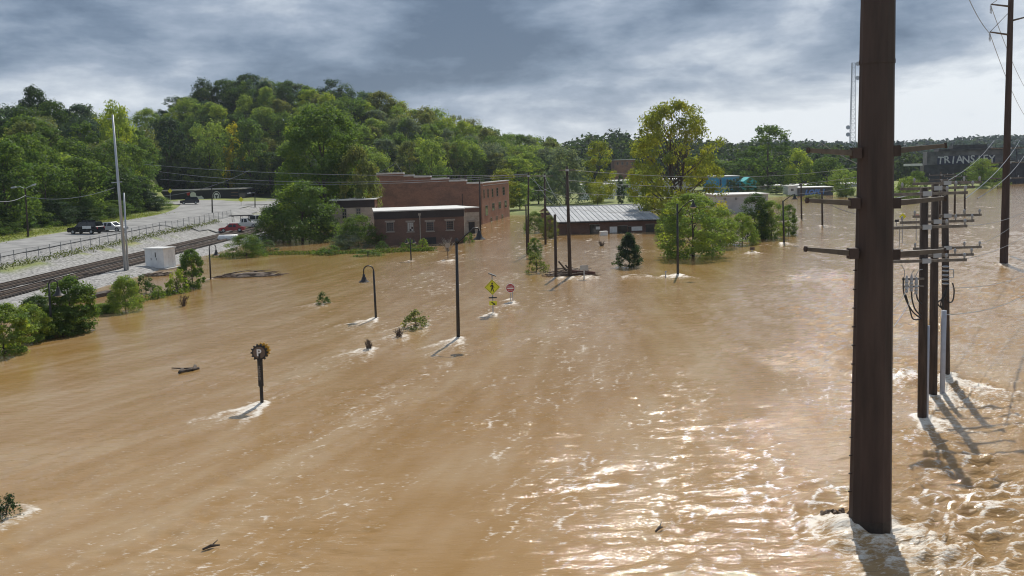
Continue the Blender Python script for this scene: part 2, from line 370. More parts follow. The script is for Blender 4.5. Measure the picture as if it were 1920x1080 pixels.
# ------------------------------------------------------------------ flood water
OBST = []           # (x, y, radius, length, strength): what the current breaks on
def ob(px, py, r, ln, st=1.0): p = W(px, py); OBST.append((p.x, p.y, r, ln, st)); return p
for a in ((1631, 990, .65, 7.5, 1.0), (1729, 783, .25, 5, 1.0), (1749, 741, .25, 5.5, 1.0), (1770, 709, .3, 9, 1.0), (1882, 496, .45, 9, .9),
          (490, 759, .25, 6, 1.0), (858, 634, .16, 7, .9), (705, 597, .14, 7, .9), (924, 588, .12, 4, .9), (961, 568, .22, 3.5, .8), (957, 561, .12, 3, .6),
          (605, 570, .5, 7, .7), (780, 612, .7, 9, .75), (748, 632, .5, 6, .7), (692, 655, .3, 6, .7), (1271, 516, .3, 5, 1.0), (1248, 518, .3, 4, .7),
          (1050, 521, .4, 6, .8), (1085, 521, .6, 7, .8), (1110, 520, .4, 5, .8), (840, 489, .5, 7, .9), (1470, 456, .4, 12, 1.0), (1410, 474, .5, 5, .9), (770, 489, .3, 5, .5), (1195, 520, 1.0, 4, .7),
          (15, 968, .6, 4, .7), (1503, 411, .4, 8, .8), (1542, 423, .4, 8, .8), (393, 523, .3, 3, .4), (343, 573, .4, 2, .3), (1005, 512, .8, 5, .5), (1690, 705, .5, 6, .9), (1545, 975, .25, 3, .8)):
    ob(*a)
def flow_dir(x): k = float(sstep(20, -34, x)); a = R(2) - k * R(34); return math.sin(a), -math.cos(a)
def make_water():
    nr, nc = 760, 640
    Yr = 9.0 * (640 / 9.0) ** (np.arange(nr) / (nr - 1.0)); u = np.linspace(-1.05, 1.05, nc)
    Y, U = np.meshgrid(Yr, u, indexing='ij'); X = U * (Y + 12)
    kL = sstep(20, -34, X); c = X - .62 * (Y - 40) * kL; s = Y * 1.15 + X * .25 * kL     # stream coordinates
    # how rough the water runs: smooth along the left bank, broken to the right and near the poles
    ag = .16 + .18 * sstep(-28, -6, X) + .66 * sstep(.20, .42, X / Y + (fbm(X*.07, Y*.07, 3, 4) - .5) * .22)
    ag *= 1 - .75 * sstep(-24, -31, X)
    ag *= 1 - .5 * sstep(60, 160, Y)
    patch = fbm(c * .16, s * .07, 3, 11)
    lod = np.clip(1.3 - Y / 140, .0, 1)
    ridge = lambda n: 1 - np.abs(2 * n - 1)
    wx = fbm(X * .25, Y * .25, 2, 21) * 2.2; wy = fbm(X * .25, Y * .25, 2, 31) * 2.2
    h1 = ridge(vnoise((c + wx) * .34, (s + wy) * .62, 41)); h2 = ridge(vnoise((c + wx * 1.3) * .8, (s - wy) * 1.35, 51)); h3 = vnoise((c + wy) * 1.7, (s + wx) * 2.9, 61)
    Z = ag * lod * ((h1 - .5) * (.13 + .10 * sstep(60, 28, Y)) + (h2**2 - .3) * .13 + (h3 - .5) * .12) * (.35 + 1.1 * sstep(.3, .68, patch))
    foam = np.zeros_like(X)
    for (ox, oy, r, ln, st) in OBST:
        fx, fy = flow_dir(ox); dx, dy = X - ox, Y - oy
        S = dx * fx + dy * fy; Cc = dx * fy * -1 + dy * fx
        m_ = (S > -4 * r - .6) & (S < ln) & (np.abs(Cc) < ln * .6 + 3 * r)
        Sm, Cm = S[m_], Cc[m_]; q = np.clip(Sm / ln, 0, 1); fd = (1 - q)**1.3
        wob = (vnoise(Sm * 1.1 + ox, Cm * 1.1 + oy, 71) - .5) * (.3 + .12 * Sm.clip(0))
        arm = r * 1.1 + .28 * np.clip(Sm, 0, None) + wob; wid = .10 + .35 * r + .05 * np.clip(Sm, 0, None)
        f = np.exp(-((np.abs(Cm) - arm) / wid)**2) * fd * (Sm > -r)
        f = np.maximum(f, .8 * np.exp(-(Cm / (r * 1.2 + .1 * Sm.clip(0) + .05))**2) * fd * (Sm > 0))
        bow = np.exp(-((np.hypot(Sm, Cm) - r * 1.15) / (.10 + .3 * r))**2) * (Sm < r)
        f = np.maximum(f, .95 * bow)
        foam[m_] = np.maximum(foam[m_], f * st * (1.45 if r < .36 else 1.0))
        Z[m_] += (.22 * r + .04) * np.exp(-((Sm + .3 * r)**2 + Cm**2) / (1.6 * r + .15)**2) * st + .05 * f * st * np.clip(r * 2.2, .25, 1)
    # white water torn off in streaks along the current
    st1 = ridge(vnoise(c * 1.0 + wx * .4, s * .26 + wy * .2, 81)); st2 = fbm(c * .13, s * .06, 3, 91); st3 = vnoise(c * 1.6, s * .9, 101)
    reg = sstep(-26, -6, X) * sstep(180, 90, Y) * (1 - .55 * sstep(2, 12, X) * sstep(40, 60, Y))
    near = sstep(52, 30, Y) * sstep(.16, .30, X / Y)
    fleck = sstep(.80, .97, ridge(vnoise(c * 1.9 + wx, s * .46 + wy * .5, 111))) * sstep(.38, .56, st2) * (.4 + .6 * st3) * reg * .7
    streak = sstep(.84, .99, st1) * sstep(.50, .66, st2) * (.35 + .65 * st3) * (reg * .7)
    chop = sstep(.74, .95, h2) * sstep(.36, .62, patch) * (near * .5 + .22 * reg)
    shoal = sstep(.80, .97, h1) * sstep(.46, .6, st2) * sstep(70, 140, Y) * (X > -20) * .65 * sstep(320, 180, Y)
    foam *= .62 + .66 * fbm(X * 1.6, Y * 1.6, 3, 121)
    foam = np.clip(np.maximum.reduce([foam, fleck, streak, chop, shoal]), 0, 1)
    V = np.stack([X, Y, Z], -1).reshape(-1, 3)
    i = np.arange((nr-1) * (nc-1)); r_, c_ = i // (nc-1), i % (nc-1); a = r_ * nc + c_
    Fq = np.stack([a, a+1, a+nc+1, a+nc], 1)
    mt, t, b = new_mat('muddy_water')
    tcn = N(t, 'ShaderNodeTexCoord'); agn = N(t, 'ShaderNodeAttribute', attribute_name='rough'); fon = N(t, 'ShaderNodeAttribute', attribute_name='foam')
    mpn = N(t, 'ShaderNodeMapping'); mpn.inputs['Scale'].default_value = (.6, 1.9, 1); mpn.inputs['Rotation'].default_value = (0, 0, R(-8)); L(t, tcn.outputs['Object'], mpn.inputs[0])
    b1 = N(t, 'ShaderNodeTexNoise', i_Scale=1.8, i_Detail=5.0, i_Roughness=.58, i_Distortion=.7); b2 = N(t, 'ShaderNodeTexNoise', i_Scale=.12, i_Detail=4.0); b3 = N(t, 'ShaderNodeTexNoise', i_Scale=6.0, i_Detail=6.0, i_Roughness=.75)
    for n in (b1, b3): L(t, mpn.outputs[0], n.inputs['Vector'])
    L(t, tcn.outputs['Object'], b2.inputs['Vector'])
    sln = N(t, 'ShaderNodeAttribute', attribute_name='silt')
    silt = ramp(t, [(.15, (.298, .168, .050)), (.5, (.348, .214, .090)), (.85, (.402, .277, .148))]); L(t, sln.outputs['Fac'], silt.inputs[0])
    # foam breaks up with a lacy noise
    s1 = N(t, 'ShaderNodeMath', operation='MULTIPLY_ADD'); s1.inputs[1].default_value = 1.55; L(t, fon.outputs['Fac'], s1.inputs[0])
    s0 = N(t, 'ShaderNodeMath', operation='MULTIPLY_ADD'); s0.inputs[1].default_value = 4.4; s0.inputs[2].default_value = -2.75; L(t, b3.outputs['Fac'], s0.inputs[0]); L(t, s0.outputs[0], s1.inputs[2])
    fm = N(t, 'ShaderNodeMapRange', i_From_Min=.0, i_From_Max=.9); L(t, s1.outputs[0], fm.inputs['Value'])
    cmx = N(t, 'ShaderNodeMix', data_type='RGBA'); L(t, fm.outputs[0], cmx.inputs['Factor']); L(t, silt.outputs[0], cmx.inputs['A']); cmx.inputs['B'].default_value = (.74, .68, .59, 1)
    L(t, cmx.outputs['Result'], b.inputs['Base Color'])
    rmx = N(t, 'ShaderNodeMapRange', i_To_Min=.055, i_To_Max=.6); L(t, fm.outputs[0], rmx.inputs['Value']); L(t, rmx.outputs[0], b.inputs['Roughness'])
    b.inputs['IOR'].default_value = 1.333
    hs = N(t, 'ShaderNodeMath', operation='MULTIPLY_ADD'); hs.inputs[1].default_value = .22; L(t, b3.outputs['Fac'], hs.inputs[0]); L(t, b1.outputs['Fac'], hs.inputs[2])
    bst = N(t, 'ShaderNodeMapRange', i_To_Min=.07, i_To_Max=.62); L(t, agn.outputs['Fac'], bst.inputs['Value'])
    bp = N(t, 'ShaderNodeBump', i_Distance=.20); L(t, bst.outputs[0], bp.inputs['Strength']); L(t, hs.outputs[0], bp.inputs['Height']); L(t, bp.outputs[0], b.inputs['Normal'])
    o = put('water', np_mesh('water', V, Fq, mt, {'foam': foam, 'rough': ag, 'silt': np.clip(.5 + 1.5 * (.55 * fbm(c * .22, s * .045, 4, 131) + .45 * fbm(c * .9, s * .16, 3, 141) - .5), 0, 1)}, smooth=True)); tag(o, kind='structure')
make_water()

# ------------------------------------------------------------------ trees and shrubs
def rhombi(rs, P, nrm, size, tone):
    """leaf-sized rhombic faces at P, roughly facing nrm; two folded triangles' worth of leaf each"""
    n = len(P); d = nrm + rs.normal(0, .75, (n, 3)); d /= np.linalg.norm(d, axis=1, keepdims=True) + 1e-9
    r = rs.normal(0, 1, (n, 3)); a = np.cross(d, r); a /= np.linalg.norm(a, axis=1, keepdims=True) + 1e-9; b = np.cross(d, a)
    L_ = (size * rs.uniform(.65, 1.35, n))[:, None]; Wd = L_ * rs.uniform(.42, .75, n)[:, None]
    V = np.stack([P - a * L_, P + b * Wd + d * L_ * .12, P + a * L_, P - b * Wd + d * L_ * .12], 1).reshape(-1, 3)
    return V, np.arange(4 * n).reshape(-1, 4), np.repeat(tone, 4)
def crown_points(rs, h, wd, shape, nclump, base):
    """clump centres spread through a crown of height h, width wd; base = bare fraction of the stem"""
    C = []; lob = [(rs.uniform(0, 6.28), rs.uniform(.25, 1), rs.uniform(.72, 1.22)) for _ in range(9)]
    tries = 0
    while len(C) < nclump and tries < nclump * 60:
        tries += 1
        v = rs.uniform(0, 1); th = rs.uniform(0, 6.283)
        if shape == 'round': rad = math.sqrt(max(0, 1 - (2 * v - .9)**2 / 1.21)) if v > .0 else 0
        elif shape == 'cone': rad = (1 - v)**.75 * (1 - .5 * max(0, .12 - v) / .12) + .05
        elif shape == 'column': rad = .95 * math.sin(math.pi * min(1, .12 + v * .86))**.45
        elif shape == 'vase': rad = (.38 + .75 * v) if v < .66 else max(.05, 1.0 * math.sqrt(max(0, 1 - ((v - .62) / .42)**2)))
        elif shape == 'mound': rad = math.sqrt(max(0, 1 - v * v * .97))
        else: rad = math.sqrt(max(0, 1 - (2 * v - .85)**2 / 1.32))
        k = 1.0
        for (lt, lv, lk) in lob:
            dd = abs((th - lt + math.pi) % 6.283 - math.pi); k += (lk - 1) * math.exp(-(dd / .6)**2 - ((v - lv) / .22)**2)
        q = rs.uniform(.25, 1)**.45 * (rs.uniform(1.08, 1.3) if rs.uniform() < .10 else 1.0)
        r = rad * k * q * wd / 2
        C.append((r * math.cos(th), r * math.sin(th), h * (base + (1 - base) * v * (.9 + .1 * k))))
    return np.array(C)
def gen_tree(seed, h, wd, shape='round', nclump=90, nleaf=70, leaf=.4, clump=None, base=.18, stems=1, bark=None, bare=False, trunk_r=None, sink=.6, limbs=14):
    rs = np.random.RandomState(seed); C = crown_points(rs, h, wd, shape, nclump, base)
    clump = clump or wd / (nclump ** (1/3.)) * .62
    n = nclump * nleaf; ci = rs.randint(0, len(C), n)
    g = rs.normal(0, 1, (n, 3)); g /= np.linalg.norm(g, axis=1, keepdims=True); rr = rs.uniform(.1, 1, n)**.5
    cs = clump * rs.uniform(.6, 1.35, len(C))
    P = C[ci] + g * (rr * cs[ci])[:, None] * np.array([1, 1, .72]); keep = P[:, 2] > .02; P = P[keep]; ci = ci[keep]; g = g[keep]
    ctr = np.array([0, 0, h * .5]); outw = (C[ci] - ctr); outw /= np.linalg.norm(outw, axis=1, keepdims=True) + 1e-9
    nr = g * .7 + outw * .5 + np.array([0, 0, .45])
    tone = np.clip(rs.normal(.46, .2, len(C)), 0, 1)[ci] + rs.normal(0, .07, len(ci))
    V, Q, T = rhombi(rs, P, nr, leaf * .5, np.clip(tone, 0, 1))
    crown = np_mesh('crown', V, Q, LEAF, {'tone': T})
    mb = MB(); tr = trunk_r or max(.05, h * .017)
    for sidx in range(stems):
        off = Vector((rs.normal(0, .18), rs.normal(0, .18), 0)) * (wd * .25 if stems > 1 else 0.0)
        pts = [off * .2 + Vector((0, 0, -sink))]
        top = h * (.80 if shape not in ('cone',) else .95)
        for i in range(1, 6):
            f = i / 5; pts.append(off * f * 2.2 + Vector((rs.normal(0, .012 * h) * f, rs.normal(0, .012 * h) * f, top * f)))
        mb.tube(pts, [tr * (1.25 - .2 * 0)] + [tr * (1 - .82 * i / 5) for i in range(1, 6)], 7)
        for k in rs.choice(len(C), min(limbs, len(C)), replace=False):
            e = Vector(C[k]); z0 = max(base * h * .5, min(top * .9, e.z * rs.uniform(.45, .7)))
            f = max(.02, z0 / top); a = off * f * 2.2 + Vector((0, 0, z0)); mid = a.lerp(e, .5) + Vector((0, 0, -.04 * h * rs.uniform(-.5, 1)))
            r0 = tr * (1 - .8 * f) * .55; mb.tube([a, mid, e], [r0, r0 * .6, r0 * .22], 5, cap=False)
    trunk = mb.mesh('trunk', bark or BARK, smooth=True)
    return crown, trunk, h, wd
COLS = {'dark': (.055, .092, .022), 'deep': (.036, .062, .024), 'mid': (.090, .140, .026), 'light': (.160, .215, .040), 'lime': (.215, .265, .034),
        'olive': (.140, .155, .042), 'grey': (.125, .155, .085), 'yellow': (.42, .36, .02), 'gold': (.225, .240, .028), 'rust': (.13, .085, .035), 'blue': (.050, .080, .048)}
COLS = {k_: tuple(c_ * (1.22 if k_ not in ('yellow', 'gold') else 1.08) * (1, 1, 1.35)[i_] for i_, c_ in enumerate(v_)) for k_, v_ in COLS.items()}
def place_tree(proto, name, pos, h, wd, color, label, cat='tree', group=None, rz=0.0, sink=0.0):
    crown, trunk, ph, pw = proto
    e = empty(name, pos, label, cat, group, rz); e.scale = (wd / pw, wd / pw, h / ph)
    c = put('crown', crown, e); cc = COLS[color] if isinstance(color, str) else color; c.color = (*cc, 1)
    put('trunk', trunk, e); return e
HP_ = [gen_tree(11, 15, 11, 'round', 95, 75, .50, base=.12), gen_tree(12, 16, 10, 'egg', 90, 78, .50, base=.1), gen_tree(13, 14, 12, 'vase', 90, 78, .48, base=.15),
       gen_tree(14, 17, 9, 'column', 85, 80, .50, base=.08), gen_tree(15, 13, 11, 'mound', 90, 78, .46, base=.05), gen_tree(16, 18, 10, 'egg', 60, 60, .46, base=.2, clump=1.7)]
rnd = random.Random(5)
# woodland on the hill: every tree stands on the slope
hill_xy = []
yy = 150.0; row = 0
while yy < 420:
    xx = -330.0 + (row % 2) * 5
    while xx < 70:
        x = xx + rnd.uniform(-3.6, 3.6); y = yy + rnd.uniform(-3.2, 3.2); t = x / y; p = CX + F * t
        Yf = float(np.interp(t, px_t(HP), HF)); Yr = float(np.interp(t, px_t(HP), HD))
        if -70 < p < 1060 and Yf + 3 < y < Yr + 9: hill_xy.append((x, y, p, (y - Yf) / (Yr - Yf)))
        xx += 7.9
    yy += 7.8; row += 1
if len(hill_xy) > 285:
    rnd.shuffle(hill_xy); hill_xy = hill_xy[:285]
hill_xy.sort(key=lambda q: (q[1], q[0]))
def zone(p, f):
    a = ('above the left road' if p < 110 else 'left of the tall pale pole' if p < 205 else 'right of the tall pale pole' if p < 300 else 'above the painted lion' if p < 390 else 'above the parked vehicles' if p < 490
         else 'behind the dark thicket' if p < 570 else 'behind the big oval tree' if p < 690 else 'above the stepped parapet' if p < 790 else 'above the warehouse end' if p < 900 else 'right of the warehouse' if p < 980 else 'above the power poles')
    b = 'at the hill foot' if f < .2 else 'low on the slope' if f < .45 else 'high on the slope' if f < .8 else 'on the crest'
    return a, b
WORD = {'dark': 'dark green', 'deep': 'very dark green', 'mid': 'mid green', 'light': 'light green', 'lime': 'lime', 'olive': 'olive', 'grey': 'greyish green', 'blue': 'blue green', 'gold': 'yellowish'}
SHP = ['round', 'tall oval', 'spreading', 'narrow', 'low domed', 'open crowned']
for i, (x, y, p, f) in enumerate(hill_xy):
    k = rnd.choice([0, 0, 1, 1, 2, 2, 3, 4, 5]); pr = HP_[k]
    if f > .82 and p < 700: col = rnd.choice(['dark', 'deep', 'blue', 'mid', 'grey', 'dark'])
    elif p > 560: col = rnd.choice(['light', 'mid', 'mid', 'light', 'grey', 'olive', 'lime'])
    elif f < .2: col = rnd.choice(['dark', 'mid', 'mid', 'dark', 'light'])
    else: col = rnd.choice(['dark', 'mid', 'light', 'light', 'grey', 'olive', 'lime', 'blue', 'mid'])
    hgt = rnd.uniform(10.5, 15.5) * (1.1 if f < .2 else 1.0); wd = pr[3] * rnd.uniform(.75, 1.15)
    a, b = zone(p, f)
    place_tree(pr, 'hillside_tree', (x, y, gz(x, y) - .3), hgt, wd, col, f"{'large ' if wd > pr[3] * .97 else ''}{WORD[col]} {SHP[k]} tree {b} {a}", 'tree', 'trees of the wooded hillside', rnd.uniform(0, 6.28))
from collections import defaultdict
_same = defaultdict(list)
for o in list(bpy.data.objects):
    if o.name.startswith('hillside_tree'): _same[o['label']].append(o)
for lab, os_ in _same.items():
    if len(os_) > 1:
        os_.sort(key=lambda o: o.location.x / o.location.y); n_ = len(os_)
        for i, o in enumerate(os_): o['label'] = lab.replace('large ', 'big ') + ', ' + ({0: 'leftmost', n_ - 1: 'rightmost'}.get(i, 'middle') + ' alike')
def tree_px(proto, name, px, py, top, wpx, col, label, cat='tree', group=None, Y=None, zb=0.0, sc=1.0):
    p = W(px, py, zb) if Y is None else Vector((AT(px, py, Y).x, Y, gz(AT(px, py, Y).x, Y)))
    tp = AT(px, top, p.y); h = (tp.z - p.z); wd = wpx * p.y / F
    return place_tree(proto, name, p, h, wd, col, label, cat, group, rnd.uniform(0, 6.28))
# single trees that stand out against the hill
tree_px(HP_[3], 'birch_tree', 440, 330, 236, 34, 'yellow', 'bright yellow autumn tree among the green woods above the mural building', Y=308)
tree_px(HP_[0], 'oak_tree', 315, 330, 225, 90, 'deep', 'dark glossy round tree left of the yellow tree', Y=304)
tree_px(HP_[4], 'maple_tree', 222, 260, 200, 78, 'lime', 'lime green domed tree behind the top of the tall pale pole', Y=235)
tree_px(HP_[2], 'maple_tree', 395, 330, 232, 85, 'light', 'pale green spreading tree just left of the yellow tree', Y=306)
tree_px(HP_[0], 'pine_tree', 472, 230, 141, 66, 'deep', 'dark tall tree breaking the skyline at the hill top', Y=368)
tree_px(HP_[4], 'pine_tree', 385, 230, 152, 62, 'deep', 'dark flat topped tree on the skyline left of the hill top', Y=362)
tree_px(HP_[0], 'oak_tree', 70, 250, 166, 62, 'deep', 'dark round tree on the skyline above the left road', Y=242)
tree_px(HP_[3], 'poplar_tree', 362, 355, 293, 40, 'light', 'small light green tree against dark woods above the mural wall', Y=303)
tree_px(HP_[1], 'ash_tree', 470, 330, 225, 70, 'mid', 'mid green oval tree right of the yellow tree', Y=306)
# road side trees, big and dark, left
side = [(20, 445, 262, 112), (95, 445, 305, 112), (160, 430, 296, 112), (225, 420, 306, 104), (268, 412, 330, 56), (-30, 450, 290, 130)]
for i, (px, py, tp, wp) in enumerate(side):
    X = -79.5 - (i % 2) * 2; Y = X / ((px - CX) / F)
    lab = ['tall dark roadside tree behind the utility pole at far left', 'dark roadside tree behind the parked black car', 'leafy roadside tree above the silver car', 'dark roadside tree just right of the tall pale pole', 'dark ivy covered tree left of the mural building', 'dark roadside tree cut by the left edge'][i]
    z = gz(X, Y); tpz = AT(px, tp, Y).z
    place_tree(HP_[[1, 2, 0, 4, 3, 0][i]], 'roadside_tree', (X, Y, z - .2), tpz - z, wp * Y / F, ['mid', 'mid', 'mid', 'dark', 'deep', 'dark'][i], lab, 'tree', None, i * 1.3)
# big trees in the flood
BIG_L = gen_tree(31, 23, 15, 'egg', 210, 150, .42, base=.12, clump=1.7, trunk_r=.4)
e = tree_px(BIG_L, 'sycamore_tree', 612, 446, 204, 172, 'mid', 'big dark green oval tree behind the pale flooded building', Y=178)
SYC2 = gen_tree(32, 11, 9, 'round', 120, 110, .36, base=.1)
tree_px(SYC2, 'sycamore_tree', 676, 430, 283, 82, 'olive', 'yellowing tree leaning out right of the big oval tree', Y=172)
BIG_R = gen_tree(33, 22, 18, 'egg', 215, 105, .42, base=.10, clump=1.45, trunk_r=.42, stems=2, limbs=26)
tree_px(BIG_R, 'sycamore_tree', 1262, 425, 192, 172, 'gold', 'tall yellow green tree standing behind the metal roofed building', Y=172)
MIDB = [gen_tree(41, 8, 8, 'mound', 110, 110, .26, base=.02, sink=1.0), gen_tree(42, 9, 7, 'egg', 110, 110, .26, base=.03, sink=1.0), gen_tree(43, 7, 9, 'mound', 110, 110, .24, base=.02, sink=1.0)]
for px, py, tp, wp, col, k, lab in (
    (1300, 482, 366, 132, 'light', 1, 'large round willow in the flood below the tall yellow green tree'),
    (1256, 450, 388, 52, 'mid', 0, 'small green willow beside the right end of the metal roof'),
    (1350, 464, 390, 76, 'light', 0, 'light green willow at the right edge of the large round one'),
    (1392, 458, 402, 56, 'light', 0, 'low green bush between the willows and the grey walled building'),
    (1415, 448, 365, 62, 'dark', 1, 'dark green young tree in front of the grey walled building'),
    (1446, 447, 378, 60, 'light', 1, 'bright green young tree just left of a lamp pole in the flood'),
    (1478, 440, 385, 34, 'mid', 1, 'sparse sapling right of a lamp pole in the flood'),
    (1180, 501, 440, 58, 'deep', 0, 'dark conical magnolia standing alone in the flood')):
    pr = MIDB[k]
    if 'magnolia' in lab: pr = gen_tree(44, 6.5, 6, 'cone', 130, 75, .26, base=.02, sink=1.0)
    tree_px(pr, 'magnolia_tree' if 'magnolia' in lab else 'willow_tree' if 'willow' in lab else 'young_tree', px, py, tp, wp, col, lab)
TINYB = [gen_tree(61, 1.7, 2.2, 'mound', 46, 30, .15, base=.0, sink=1.0, clump=.34), gen_tree(62, 2.0, 1.8, 'egg', 44, 30, .15, base=.0, sink=1.0, clump=.32), gen_tree(63, 1.5, 2.4, 'mound', 40, 26, .16, base=.0, sink=1.0, clump=.36)]
for px, py, tp, wp, col, k, lab in (
    (568, 452, 345, 150, 'mid', 0, 'wide dark green thicket left of the pale flooded building'),
    (510, 452, 390, 70, 'mid', 2, 'grey green thicket at the end of the railway tracks'),
    (610, 450, 392, 60, 'dark', 2, 'dark shrub tucked against the pale flooded building'),
    (672, 463, 405, 84, 'mid', 0, 'leafy shrub covering the pale building corner'),
    (655, 466, 440, 70, 'grey', 2, 'grey leaved shrub at the waterline before the pale building'),
    (462, 481, 442, 74, 'mid', 2, 'rounded bush on the bank behind the debris mound'),
    (495, 470, 452, 60, 'dark', 2, 'low dark bush next to the rounded bank bush'),
    (716, 470, 453, 32, 'dark', 2, 'small clipped shrub before the brick building, left window'),
    (766, 466, 449, 34, 'mid', 2, 'small shrub behind the lamp before the brick building'),
    (793, 463, 447, 20, 'light', 0, 'tiny upright shrub beside the brick building downpipe'),
    (880, 455, 438, 22, 'mid', 2, 'little shrub at the brick building right corner'),
    (1003, 436, 398, 40, 'mid', 0, 'dark bush between two utility poles left of the metal roof'),
    (1030, 446, 405, 34, 'olive', 1, 'yellowish bush against the left end of the metal roof'),
    (1003, 484, 447, 28, 'mid', 1, 'slim bush in the flood below the utility poles'),
    (1006, 512, 478, 46, 'olive', 2, 'spiky bush at the left end of the debris raft'),
    (780, 616, 583, 54, 'olive', 2, 'leafy bush breaking the current left of the tall lamp pole'),
    (606, 571, 549, 28, 'dark', 2, 'small dark bush alone in the current left of the lamp'),
    (617, 477, 462, 60, 'mid', 2, 'low leafy hedge clump on the grass bank'),
    (690, 480, 468, 60, 'mid', 2, 'low green clump on the bank before the brick building')):
    tree_px((TINYB if wp < 62 and py - tp < 36 else MIDB)[k], 'shrub', px, py, tp, wp, col, lab, 'shrub')
NEARB = [gen_tree(51, 4.2, 4.6, 'mound', 130, 95, .19, base=.02, sink=1.0), gen_tree(52, 5, 4, 'egg', 120, 95, .19, base=.03, sink=1.0), gen_tree(53, 3.6, 4.4, 'mound', 120, 95, .15, base=.0, sink=1.0)]
for px, py, tp, wp, col, k, lab in (
    (8, 664, 572, 100, 'light', 1, 'leafy bank bush cut by the left edge of the picture'),
    (62, 640, 572, 72, 'light', 0, 'dense green bank bush left of the hooked lamp'),
    (70, 606, 556, 70, 'dark', 0, 'dark green bush behind the hooked lamp on the bank'),
    (135, 622, 522, 92, 'mid', 1, 'tall leafy bush right of the hooked lamp on the bank'),
    (118, 628, 575, 92, 'mid', 0, 'spreading lower bush at the foot of the hooked lamp'),
    (236, 584, 520, 66, 'light', 2, 'rounded drooping bush standing in the water by the bank'),
    (274, 551, 518, 44, 'dark', 2, 'low dark bush behind the rounded drooping bush'),
    (298, 559, 538, 28, 'light', 2, 'smallest bright bush between two larger bank bushes'),
    (333, 549, 508, 46, 'lime', 2, 'bright lime green bush below the white signal cabinet'),
    (362, 541, 470, 46, 'mid', 1, 'upright sapling at the right end of the bank bushes'),
    (190, 586, 570, 60, 'light', 2, 'low green weeds on the bank between the big bushes'),
    (14, 974, 930, 58, 'deep', 2, 'dark uprooted bush floating at the lower left edge')):
    tree_px((TINYB if py - tp < 46 and wp < 60 else NEARB)[k], 'shrub', px, py, tp, wp, col, lab, 'shrub')
ORD = 'first second third fourth fifth sixth seventh eighth ninth tenth eleventh twelfth thirteenth fourteenth fifteenth'.split()
for i in range(15):
    y_ = 128 + 6.2 * i; x_ = -77.5 - rnd.uniform(0, 3.0)
    place_tree(MIDB[i % 3], 'undergrowth_shrub', (x_, y_, gz(x_, y_) - .2), rnd.uniform(2.6, 4.6), rnd.uniform(6, 8.5), rnd.choice(['dark', 'deep', 'mid']), f'{ORD[i]} undergrowth shrub from the left along the roadside wood edge', 'shrub', 'undergrowth along the roadside wood', rnd.uniform(0, 6.28))
# bare twiggy shrubs in the current
def bare_shrub(px, py, top, wpx, label, seed, mat=DEBRIS):
    p = W(px, py); h = (AT(px, top, p.y).z); wd = wpx * p.y / F; rs = random.Random(seed); mb = MB()
    for i in range(26):
        a = rs.uniform(0, 6.28); q = rs.uniform(.2, 1); e = Vector((math.cos(a) * wd / 2 * q, math.sin(a) * wd / 2 * q, h * rs.uniform(.5, 1) * (1.1 - .4 * q)))
        md = e * .5 + Vector((rs.uniform(-.1, .1), rs.uniform(-.1, .1), .12 * h)); mb.tube([(0, 0, -.5), md, e], [.03, .02, .008], 4, cap=False)
        for j in range(2):
            f = md.lerp(e, rs.uniform(.1, .8)); mb.tube([f, f + Vector((rs.uniform(-.3, .3), rs.uniform(-.3, .3), rs.uniform(.05, .3))) * h * .6], [.014, .006], 3, cap=False)
    o = mb.build('bare_shrub', mat); o.location = p; tag(o, label, 'shrub')
bare_shrub(748, 634, 612, 24, 'bare twigs of a drowned shrub beside the leafy bush', 1)
bare_shrub(692, 656, 632, 16, 'thin bare twigs poking out below the hooked lamp', 2)
bare_shrub(344, 574, 548, 28, 'brown dead stems in the water below the lime bush', 3)
bare_shrub(840, 470, 442, 46, 'leafless spreading shrub before the brick building corner', 4, PALE_BARK)
bare_shrub(1128, 461, 449, 24, 'dead branches drifting before the metal roofed building', 5)
bare_shrub(470, 380, 350, 50, 'bare pale tree behind the parked vehicles', 7, PALE_BARK) if False else None
